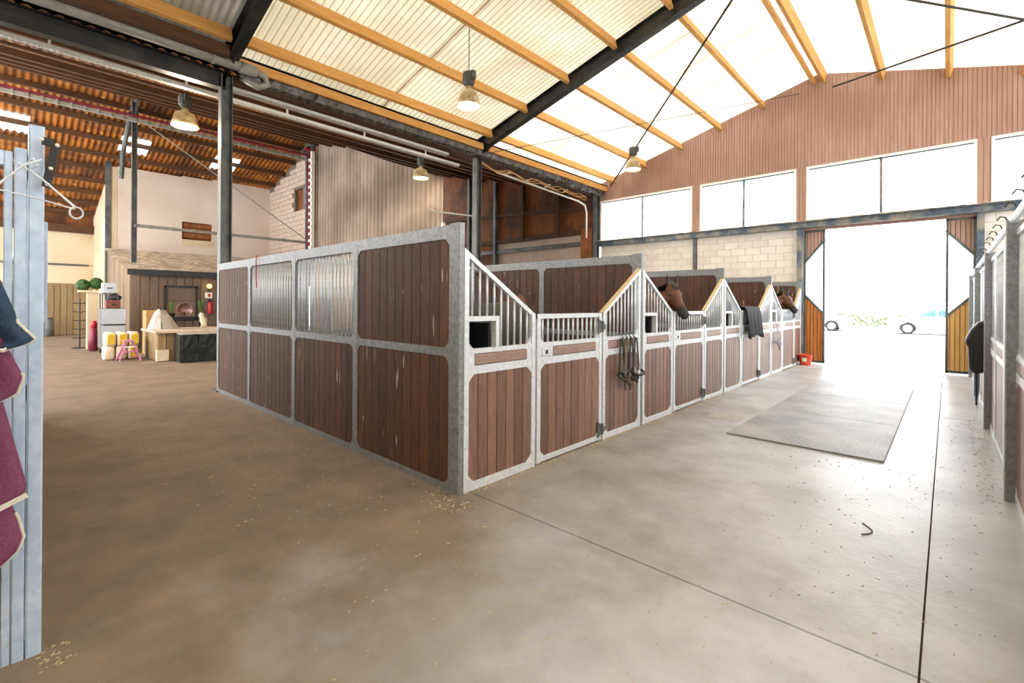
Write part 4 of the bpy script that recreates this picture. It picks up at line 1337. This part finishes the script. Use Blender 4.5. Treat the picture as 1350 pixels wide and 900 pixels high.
# ================================================================== LAMPS
def lamp(x, y, zt, zb, dia, label, power):
    t = empty('pendant_lamp', (x, y, zb), label, 'lamp')
    h = zt - zb
    MB().tube([(x, y, zt), (x, y, zb + .6)], .008, 6).build('chain', 'cord', t)
    b = MB(); b.lathe([(.02, .62), (.1, .6), (.115, .55), (.11, .42), (.085, .38), (.05, .36)], (x, y, zb), 10)
    b.box(x + .09, y - .04, zb + .46, x + .15, y + .04, zb + .6); b.build('ballast_housing', 'lampg', t)
    R_ = dia / 2
    b = MB(); b.lathe([(.05, .37), (.055, .32), (.08, .29), (R_ * .66, .25), (R_ * .82, .18), (R_ * .9, .1), (R_, .0), (R_ * .97, .0), (R_ * .87, .1), (R_ * .78, .17), (R_ * .6, .23), (.05, .28)], (x, y, zb), 24); b.build('bell_shade', 'lampb', t, smooth=True)
    b = MB(); b.lathe([(.001, .03), (R_ * .9, .03), (R_ * .9, .045), (.001, .045)], (x, y, zb), 24); b.build('diffuser', 'lampe', t)
    l = D.lights.new('lamp_light', 'POINT'); l.energy = power; l.color = (1, .82, .58); l.shadow_soft_size = .15
    o = D.objects.new('bulb', l); COL.objects.link(o); o.parent = t; o.location = (0, 0, -.06)
    return t


lamp(-6.29, 5.6, 6.5, 5.06, .42, 'lit bell pendant lamp hanging from a chain over the near stalls', 60)
lamp(-6.25, 11.5, 6.5, 5.18, .42, 'lit bell pendant lamp near the end wall, beside the steel rod', 40)
lamp(-11, 2.37, 6.06, 4.98, .46, 'lit bell pendant lamp under the orange roof at the left, near the thin post', 420)
lamp(-11, 8.0, 6.06, 5.08, .46, 'lit bell pendant lamp in front of the dusty corrugated wall', 14)
lamp(-17.5, -2.2, 7.6, 6.2, .46, 'added pendant lamp brightening the left hall from outside the frame, beyond the left edge', 900)  # unseen lamp added to brighten the yard and hall floor

# ================================================================== TRAYS AND PIPES at the valley
def tray(x, ya, yb, z, wd, label):
    t = empty('cable_tray', (x, (ya + yb) / 2, z), label, 'cable tray')
    b = MB(); b.box(x - wd / 2, ya, z, x - wd / 2 + .004, yb, z + .06).box(x + wd / 2 - .004, ya, z, x + wd / 2, yb, z + .06)
    b.box(x - wd / 2, ya, z - .002, x - wd * .28, yb, z + .002).box(x + wd * .28, ya, z - .002, x + wd / 2, yb, z + .002).box(x - wd * .06, ya, z - .002, x + wd * .06, yb, z + .002)
    n = int((yb - ya) / .07)
    for k in range(n):
        yy = ya + k * .07
        b.box(x - wd / 2, yy, z - .002, x + wd / 2, yy + .035, z + .002)
    b.build('perforated_channel', 'tray', t)
    for k in range(int((yb - ya) / 1.7)):
        yy = ya + .7 + 1.7 * k
        MB().box(x - .01, yy, z + .06, x + .01, yy + .03, z + .22).build('hanger', 'tray', t)


tray(-9.52, -2, 7.75, 5.36, .14, 'upper perforated cable tray running under the valley at the left')
tray(-9.72, -2, 8.3, 5.24, .1, 'lower, slimmer perforated cable tray beside the wider one')
t = empty('drain_pipe', (-9.0, 1.5, 5.58), 'grey plastic drain pipe slung along the black valley beam at the left', 'pipe')
MB().tube([(-8.98, -2, 5.6), (-8.98, 3.0, 5.6)], .085, 14).build('pipe_run', 'pvc', t, smooth=True)
for ya, yb in ((2.72, 2.98), (2.3, 2.34)): MB().tube([(-8.98, ya, 5.6), (-8.98, yb, 5.6)], .1, 14).build('pipe_socket', 'pvc', t, smooth=True)
MB().tube([(-8.98, 2.95, 5.6), (-8.98, 3.13, 5.58), (-8.99, 3.18, 5.45), (-9.05, 3.05, 5.38), (-9.15, 2.8, 5.5)], .06, 12).build('pipe_bend', 'pvc', t, smooth=True)
t = empty('conduit', (-9.6, 12, 5.2), 'white conduit pipe with a bend running to the corner under the valley', 'pipe')
MB().tube([(-9.55, 9.6, 5.33), (-9.5, 13.6, 5.15), (-9.45, 13.95, 5.05), (-9.45, 14.05, 4.8), (-9.45, 14.05, 3.9)], .03, 8).build('pipe_run', 'white_paint', t, smooth=True)
b = MB()
for k in range(4): b.bar((-9.55, 9.9 + .95 * k, 5.3), (-9.5, 10.25 + .95 * k, 5.5), .03, .03)
b.build('support_bracket', 'white_paint', t)
b = MB(); 
for k in range(3):
    b.tube([(-9.3, 8.7 + .1 * s_, 5.35 + .02 * k - .12 * math.sin(s_ / 4.5 * (1 + .1 * k)) ** 2 - .05 * (s_ / 50)) for s_ in range(52)], .012, 5)
tag(b.build('loose_cable', 'cardb', org=(-9.3, 11, 5.3)), 'loose sagging cables under the valley between the middle column and the end wall', 'cable')
tag(MB().tube([(-11.3, 8.5, 4.35), (-10.9, 8.5, 4.2), (XV - .1, 8.55, 3.9)], .025, 6).build('tie_pipe', 'pvc', org=(-10, 8.5, 4)), 'thin pipe between the corrugated wall and the middle column', 'pipe')

# ================================================================== YARD THINGS
# planked bar with wrapped bale
bx = empty('planked_counter', (-14.7, 2.6, 0), 'low planked enclosure with a pale top standing in front of the shed', 'counter')
MB().box(-16.4, 2.66, 0, -14.76, 5.6, .72).build('core', 'clad_dark', bx)
for k in range(10):
    inst('plank', boxmesh('bplank', .16, .03, .72, 'yard_wood', .004), (-14.79 - .17 * k, 2.64, .37), bx)
for k in range(17):
    inst('plank', boxmesh('bplank2', .03, .16, .72, 'yard_wood', .004), (-14.72, 2.72 + .17 * k, .37), bx)
MB().box(-16.5, 2.56, .73, -14.62, 5.65, .78).build('top_board', 'tile', bx)
MB().box(-14.8, 2.6, .02, -14.66, 2.85, .3).build('kick_block', 'sackw', bx)
t = empty('wrapped_bale', (-14.3, 3.9, 0), 'glossy black plastic-wrapped crate in front of the planked counter', 'crate')
b = MB(); rings = []
for k in range(24):
    yy = 2.95 + 2.1 * k / 23
    r = []
    for i in range(16):
        a = 2 * PI * i / 16
        cx_, cz_ = math.cos(a), math.sin(a)
        s_ = max(abs(cx_), abs(cz_))
        j = random.uniform(.95, 1.02) * (.93 if k in (0, 23) else 1)
        r.append((-14.32 + .3 * cx_ / s_ * j, yy, .36 + .345 * cz_ / s_ * (j if cz_ > 0 else 1)))
    rings.append(r)
b.loft(rings); b.build('wrapping', 'black_film', t)
b = MB(); b.box(-14.6, 3.0, .705, -14.02, 5.0, .73); b.build('top_sheet', 'cover', t)
b = MB()
for yy in (3.0, 3.35, 5.0): MB().box(-14.0, yy, .02, -13.98, yy + .03, .7).build('corner_batten', 'black', t)
# fridge
t = empty('old_fridge', (-18.0, 2.15, 0), 'grey fridge-freezer standing by the side of the shed', 'fridge')
MB().bbox(-18.6, 1.86, .14, -17.86, 2.42, 1.32, .02, 'x').build('cabinet', 'appl_s', t)
MB().bbox(-17.86, 1.87, .14, -17.8, 2.41, .83, .01, 'x').build('door', 'appl', t)
MB().bbox(-17.86, 1.87, .87, -17.8, 2.41, 1.31, .01, 'x').build('freezer_door', 'appl', t)
MB().box(-17.8, 1.92, .83, -17.77, 2.37, .87).build('handle', 'black', t)
b = MB()
for yy in (1.9, 2.32): b.box(-17.95, yy, 0, -17.86, yy + .07, .14); b.box(-18.58, yy, 0, -18.48, yy + .07, .14)
b.build('feet', 'black', t)
t = empty('brown_case', (-18.1, 2.2, 1.32), 'red-brown case on top of the grey fridge', 'case')
MB().bbox(-18.4, 1.98, 1.32, -17.95, 2.3, 1.56, .02, 'y').build('case_body', 'brownred', t)
MB().box(-17.95, 2.1, 1.42, -17.92, 2.2, 1.46).build('handle', 'black', t)
t = empty('grey_bag', (-18.15, 2.2, 1.56), 'dark grey slumped bag on the red-brown case', 'bag')
MB().ell([((-18.15, 2.0, 1.58), .16, .02, (1, 0, 0)), ((-18.15, 2.08, 1.64), .18, .08, (1, 0, 0)), ((-18.15, 2.2, 1.67), .18, .11, (1, 0, 0)), ((-18.15, 2.33, 1.62), .15, .06, (1, 0, 0))], 12).build('bag_cloth', 'grey_rug', t, smooth=True)
MB().tube([(-18.0, 2.1, 1.7), (-17.96, 2.18, 1.78), (-18.0, 2.26, 1.7)], .01, 6).build('bag_strap', 'black', t)
t = empty('white_box', (-18.2, 2.05, 1.77), 'white appliance box at the top of the pile on the fridge', 'box')
MB().bbox(-18.5, 1.92, 1.77, -18.0, 2.2, 2.07, .01, 'y').build('carton', 'appl', t)
MB().box(-18.0, 2.0, 1.9, -17.985, 2.12, 1.93).build('handle_slot', 'black', t)
b = MB()
for xx, yy in ((-18.5, 1.9), (-18.0, 1.9), (-18.5, 2.24), (-18.0, 2.24)): b.box(xx - .02, yy - .015, 1.32, xx + .02, yy + .015, 1.74)
b.box(-18.52, 1.88, 1.74, -17.98, 2.26, 1.77)
tag(b.build('wire_shelf', 'steel_grey', org=(-18.2, 2.05, 1.32)), 'small metal shelf standing over the bag and holding the white box', 'shelf')
# sacks
sp = [(-16.1, 1.82, 0, 'w'), (-16.1, 2.06, 0, 'w'), (-16.1, 2.3, 0, 'y'), (-16.1, 1.84, .36, 'y'), (-16.1, 2.08, .36, 'y'), (-16.1, 2.32, .36, 'y')]
sl = ['front lower left white sack beside the planked counter', 'middle lower white sack behind the pink step', 'lower right yellow and white sack against the counter', 'upper left sack with a yellow print', 'upper middle sack with a yellow print', 'upper right sack, its yellow side to the counter']
for (x, y, z, c), lab in zip(sp, sl):
    t = empty('feed_sack', (x, y, z), lab, 'sack', 'feed sacks beside the planked counter')
    b = MB(); rings = []
    for zz, a, c_ in ((.01, .26, .10), (.06, .3, .115), (.2, .31, .118), (.3, .29, .11), (.36, .26, .09)):
        rings.append([(x + a * max(-.9, min(.9, 1.2 * math.cos(2 * PI * k / 16))) * (1 + random.uniform(-.03, .03)), y + c_ * max(-.95, min(.95, 1.25 * math.sin(2 * PI * k / 16))), z + zz + random.uniform(-.004, .004)) for k in range(16)])
    b.loft(rings); b.build('sack_body', 'sackw', t, smooth=True)
    if c == 'y':
        MB().bbox(x + .262, y - .06, z + .06, x + .295, y + .075, z + .31, .01, 'x').build('sack_print', 'sacky', t)
# pink step stool
t = empty('pink_step_stool', (-15.45, 2.15, 0), 'pink folding step stool standing in front of the feed sacks', 'stool')
for s_ in (-.2, .2):
    b = MB(); b.bar((-15.2, 2.15 + s_ * 1.1, 0), (-15.45, 2.15 + s_ * .35, .5), .05, .03, (0, 1, 0)); b.build('leg', 'pink', t)
    b = MB(); b.bar((-15.75, 2.15 + s_ * 1.1, 0), (-15.48, 2.15 + s_ * .35, .48), .05, .03, (0, 1, 0)); b.build('leg', 'pink', t)
MB().bbox(-15.6, 2.04, .5, -15.32, 2.26, .53, .008, 'x').build('top_tread', 'pink', t)
MB().bbox(-15.36, 2.02, .24, -15.2, 2.28, .265, .006, 'x').build('tread', 'pink', t)
MB().bbox(-15.4, 2.05, .36, -15.28, 2.25, .38, .006, 'x').build('brace', 'white_paint', t)
# topiary balls on white stand
t = empty('white_stand', (-20.2, 1.9, 0), 'narrow cream stand carrying the two topiary balls left of the fridge', 'stand')
MB().bbox(-20.35, 1.75, 0, -20.1, 2.02, 1.82, .01).build('pedestal', 'render_c', t)
MB().box(-20.4, 1.55, 1.82, -20.05, 2.1, 1.87).build('shelf_board', 'sackw', t)
for (y, z, lab) in ((1.66, 2.04, 'left, lower green topiary ball'), (1.98, 2.1, 'right, higher green topiary ball next to the white box')):
    t = empty('topiary_ball', (-20.2, y, 1.87), lab, 'topiary')
    MB().sphere((-20.2, y, z), .18, 18, 14, sq=(1, 1, .98), jit=.09).build('foliage', 'topiary', t)
    MB().lathe([(.05, 0), (.06, .05)], (-20.2, y, 1.87), 10).build('pot', 'cardb', t)
# rake / tack tree
t = empty('hook_rack', (-20.6, 1.62, 0), 'dark upright hook rack left of the cream stand', 'rack')
b = MB(); b.tube([(-20.6, 1.62, 0), (-20.6, 1.62, 1.6)], .02, 8); b.build('upright', 'black', t)
for k in range(5):
    MB().tube([(-20.6, 1.45, .35 + .28 * k), (-20.6, 1.62, .33 + .28 * k), (-20.6, 1.8, .35 + .28 * k)], .014, 6).build('hook_arm', 'black', t)
MB().lathe([(.2, 0), (.2, .02), (.03, .05)], (-20.6, 1.62, 0), 12).build('base', 'black', t)
# red-hatted gnome-like coat -> plain red and purple bag on the floor
t = empty('purple_bag', (-19.2, 1.92, 0), 'tall purple bag with a red top leaning by the fridge', 'bag')
MB().ell([((-19.2, 1.82, .02), .12, .14, (0, 1, 0)), ((-19.2, 1.82, .35), .12, .13, (0, 1, 0)), ((-19.2, 1.83, .72), .08, .09, (0, 1, 0))], 12).build('bag_body', 'magenta', t, smooth=True)
MB().ell([((-19.2, 1.83, .72), .08, .09, (0, 1, 0)), ((-19.2, 1.84, .84), .09, .1, (0, 1, 0)), ((-19.2, 1.84, .93), .04, .04, (0, 1, 0))], 12).build('bag_top', 'red', t, smooth=True)
# floor grate strip
tag(MB().bbox(-23.6, -1.5, .0, -22.0, 2.5, .012, .004, 'y').build('dark_floor_strip', 'shed_wood', org=(-22.5, 1, 0)), 'dark strip of matting on the floor by the far plank wall', 'mat')
t = empty('metal_churn', (-28.3, 1.25, 0), 'small dark metal churn at the foot of the far plank wall', 'churn')
MB().lathe([(.16, 0), (.17, .02), (.17, .6), (.12, .7), (.12, .78), (.14, .8)], (-28.3, 1.25, 0), 14).build('churn_body', 'steel_grey', t, smooth=True)
MB().tube([(-28.3, 1.08, .5), (-28.3, 1.0, .6), (-28.3, 1.08, .7)], .012, 6).build('handle', 'steel_grey', t)
# things on / behind the counter
t = empty('cardboard_box', (-17.2, 2.75, .0), 'brown cardboard box behind the planked counter', 'box')
MB().bbox(-17.5, 2.75, .0, -17.0, 3.25, 1.27, .01).build('carton', 'cardb', t)
MB().box(-17.0, 2.95, .6, -16.995, 3.05, 1.27).build('tape', 'edge_tan', t)
t = empty('covered_heap', (-15.9, 2.95, .78), 'pointed heap under a grey translucent cover on the counter', 'cover')
b = MB(); rings = []
for f_, zz in ((1, .0), (.85, .12), (.62, .3), (.36, .46), (.08, .55)):
    rings.append([(-15.9 + (.35 * f_) * math.cos(2 * PI * k / 14) * (1 + random.uniform(-.1, .1)), 2.98 + .12 * (1 - f_) * -1 + (.34 * f_) * math.sin(2 * PI * k / 14) * (1 + .12 * (-1) ** k), .782 + zz) for k in range(14)])
b.loft(rings); b.build('cover_sheet', 'cover', t)
MB().tube([(-15.55, 2.85, .8), (-15.75, 2.88, 1.1), (-15.86, 2.88, 1.34)], .012, 5).build('seam', 'grey_rug', t)
t = empty('copper_heater', (-17.3, 3.75, 1.0), 'round copper-coloured bowl on the small dark table', 'bowl')
b = MB()
rings = []
for r_, d_ in ((.03, 0), (.12, .02), (.2, .1), (.22, .16), (.2, .16), (.17, .1), (.08, .05)):
    rings.append([(-17.4 + d_, 3.75 + r_ * math.cos(2 * PI * k / 20), 1.29 + r_ * math.sin(2 * PI * k / 20)) for k in range(20)])
b.loft(rings); b.build('bowl', 'copper', t, smooth=True)
MB().tube([(-17.3, 3.75, 1.07), (-17.36, 3.75, 1.2)], .03, 8).build('stand', 'black', t)
t = empty('dark_table', (-17.3, 3.8, 0), 'small dark side table with the copper bowl in front of the shed', 'table')
MB().bbox(-17.55, 3.45, 1.02, -17.1, 4.25, 1.06, .01, 'y').build('tabletop', 'black', t)
for xx in (-17.5, -17.15):
    for yy in (3.5, 4.2):
        MB().box(xx - .02, yy - .02, 0, xx + .02, yy + .02, 1.02).build('leg', 'black', t)


def spiky(x, y, z, h, label, n=16, sp_=.12):
    t = empty('potted_plant', (x, y, z), label, 'plant')
    MB().lathe([(.06, 0), (.09, .12), (.08, .12), (.06, .1)], (x, y, z), 12).build('pot', 'black', t)
    b = MB()
    for k in range(n):
        a = 2 * PI * k / n + random.uniform(-.2, .2); r_ = random.uniform(.3, 1) * sp_; hh = h * random.uniform(.6, 1)
        b.tube([(x, y, z + .1), (x + .4 * r_ * math.cos(a), y + .4 * r_ * math.sin(a), z + .1 + hh * .6), (x + r_ * math.cos(a), y + r_ * math.sin(a), z + .1 + hh)], [.012, .012, .002], 5)
    b.build('leaves', 'leaf', t)


spiky(-17.3, 3.42, 1.06, .42, 'spiky green plant to the left of the copper bowl')
spiky(-17.3, 4.18, 1.06, .48, 'spiky green plant to the right of the copper bowl')
spiky(-17.2, 4.95, .8, .35, 'leafy green plant under the fire extinguisher')
tag(MB().bbox(-17.5, 4.6, 0, -17.0, 5.2, .8, .02).build('plant_chest', 'black', org=(-17.2, 4.9, 0)), 'dark chest under the plant by the fire extinguisher', 'chest')
t = empty('stone_figure', (-16.0, 3.9, .78), 'small beige stone figure standing on the counter', 'ornament')
MB().ell([((-16.0, 3.95, .785), .09, .08, (0, 1, 0)), ((-16.0, 3.95, .9), .07, .07, (0, 1, 0)), ((-16.0, 3.93, 1.0), .1, .08, (0, 1, 0)), ((-16.0, 3.9, 1.08), .06, .06, (0, 1, 0)), ((-16.0, 3.88, 1.15), .075, .07, (0, 1, 0)), ((-16.0, 3.88, 1.22), .03, .03, (0, 1, 0))], 12).build('figure', 'sackw', t, smooth=True)
t = empty('fire_extinguisher', (-18.98, 4.86, 1.15), 'red fire extinguisher hanging on the shed wall', 'extinguisher')
MB().lathe([(.08, 0), (.085, .02), (.085, .34), (.05, .4), (.03, .42)], (-18.94, 4.86, 1.12), 16).build('cylinder_body', 'red', t, smooth=True)
b = MB(); b.box(-18.97, 4.82, 1.54, -18.9, 4.95, 1.6).tube([(-18.92, 4.8, 1.57), (-18.9, 4.68, 1.5), (-18.9, 4.62, 1.3), (-18.92, 4.7, 1.15)], .015, 6); b.build('valve_hose', 'black', t)
t = empty('extinguisher_sign', (-19.05, 4.84, 1.75), 'small white sign with a red mark above the extinguisher', 'sign')
MB().box(-19.07, 4.73, 1.66, -19.055, 4.95, 1.86).build('plate', 'white_paint', t)
MB().box(-19.055, 4.82, 1.71, -19.05, 4.9, 1.81).build('red_mark', 'red', t)
t = empty('wall_lamp', (-19.05, 4.84, 2.05), 'small glowing round wall lamp on the shed above the sign', 'lamp')
MB().sphere((-18.97, 4.84, 2.08), .08, 12, 10).build('globe', 'lampw', t, smooth=True)
MB().box(-19.07, 4.8, 1.96, -19.02, 4.88, 2.02).build('mount', 'black', t)
# red tag on partition
tag(MB().tube([(-7.3, 2.46, 2.22), (-7.29, 2.44, 2.16), (-7.28, 2.44, 1.9), (-7.29, 2.45, 1.75)], .008, 6).build('red_strap', 'red', org=(-7.3, 2.45, 2)), 'thin red strap tied to the top rail of the barred partition', 'strap')

# ================================================================== OUTSIDE
def car(x, y, ang, label, z=-.02):
    t = empty('car', (x, y, z), label, 'car')
    ca, sa = math.cos(ang), math.sin(ang)
    def G(u, v, zz): return (x + u * ca - v * sa, y + u * sa + v * ca, z + zz)
    def side_prism(poly, v0, v1, name, mt, par=t, inset=0):
        b = MB(); n = len(poly)
        vs = [G(u, v0, zz) for u, zz in poly] + [G(u, v1, zz) for u, zz in poly]
        b.add(vs, [tuple(range(n - 1, -1, -1)), tuple(range(n, 2 * n))] + [(k, (k + 1) % n, n + (k + 1) % n, n + k) for k in range(n)])
        return b.build(name, mt, par)
    def arch(cx, r): return [(cx - r * math.cos(PI * k / 8), .3 + r * math.sin(PI * k / 8)) for k in range(9)]
    low = [(-2.1, .2), (-1.69, .2)] + arch(-1.3, .38) + [(-.91, .2), (.91, .2)] + arch(1.3, .38) + [(1.69, .2), (2.15, .2), (2.2, .5), (2.15, .8), (1.9, .9), (1.0, .97), (-1.7, 1.0), (-2.1, .95), (-2.2, .6)]
    side_prism(low, -.85, .85, 'body', 'carw')
    rings = []
    for v, k in ((-.78, 0), (-.62, 1), (.62, 1), (.78, 0)):
        pass
    cab = [(1.05, .96), (.35, 1.42), (-.9, 1.45), (-1.75, .98)]
    cb = MB(); n = 4
    vs = [G(u, v * (.8 if zz < 1.1 else .62), zz) for v in (-1, 1) for u, zz in cab]
    cb.add(vs, [(3, 2, 1, 0), (4, 5, 6, 7)] + [(k, (k + 1) % 4, 4 + (k + 1) % 4, 4 + k) for k in range(4)])
    cb.build('cabin', 'carw', t)
    for v in (-1, 1):
        for a, c in ((.12, .82), (-.78, .02)):
            p = [(c if c < .5 else c, 1.02), (c - (.5 if c > .5 else 0), 1.36), (a, 1.37), (a, 1.02)]
            b = MB(); b.add([G(u, v * (.81 - .17 * (zz - 1.0) / .42), zz) for u, zz in p], [(0, 1, 2, 3)]); b.build('side_window', 'carg', t)
    b = MB(); b.add([G(1.0, -.7, 1.02), G(1.0, .7, 1.02), G(.42, .58, 1.41), G(.42, -.58, 1.41)], [(0, 1, 2, 3)])
    b.v = [(p[0] + .03 * ca, p[1] + .03 * sa, p[2]) for p in b.v]; b.build('windscreen', 'carg', t)
    for cx in (-1.3, 1.3):
        for v in (-.76, .76):
            b = MB(); c = Vector(G(cx, v, .32)); d = Vector((-sa, ca, 0))
            b.tube([c - d * .1, c + d * .1], .32, 20); wl = b.build('wheel', 'tyre', t)
            s_ = 1 if v > 0 else -1
            b = MB(); b.tube([c + d * (s_ * .09), c + d * (s_ * .108)], .21, 14); b.build('hub', 'carw', wl)
    for v in (.6, -.6): MB().tube([G(2.12, v, .68), G(2.2, v, .68)], .09, 8).build('headlamp', 'carg', t)
    return t


car(-.35, 35.3, PI, 'pale car parked outside, on the right side of the doorway')
car(-6.6, 35.8, 0, 'pale car outside, its nose showing at the left side of the doorway')
b = MB()
for k in range(900):
    u = random.uniform(0, 1)
    c = Vector((-12 + 16 * u, 44 + 3 * u, random.uniform(0, .9)))
    a = random.uniform(0, PI); l = .12
    c.x += random.uniform(-.3, .3); c.y += random.uniform(-.4, .4)
    b.add([c + Vector((l * math.cos(a), l * math.sin(a), -l)), c + Vector((l, 0, l * .6)), c + Vector((-l * math.cos(a), -l * math.sin(a), l))], [(0, 1, 2)])
tag(b.build('hedge', 'hedge', org=(-3, 37, 0)), 'low pale hedge across the yard beyond the parked cars', 'hedge', kind='stuff')
for k, (x, y, lab) in enumerate([(-5.4, 33, 'thin pole outside above the left car'), (-2.3, 34, 'thin pole outside left of the right-hand car')]):
    tag(MB().tube([(x, y, 0), (x, y, 2.6)], .04, 8).build('pole', 'pvc', org=(x, y, 0)), lab, 'pole')
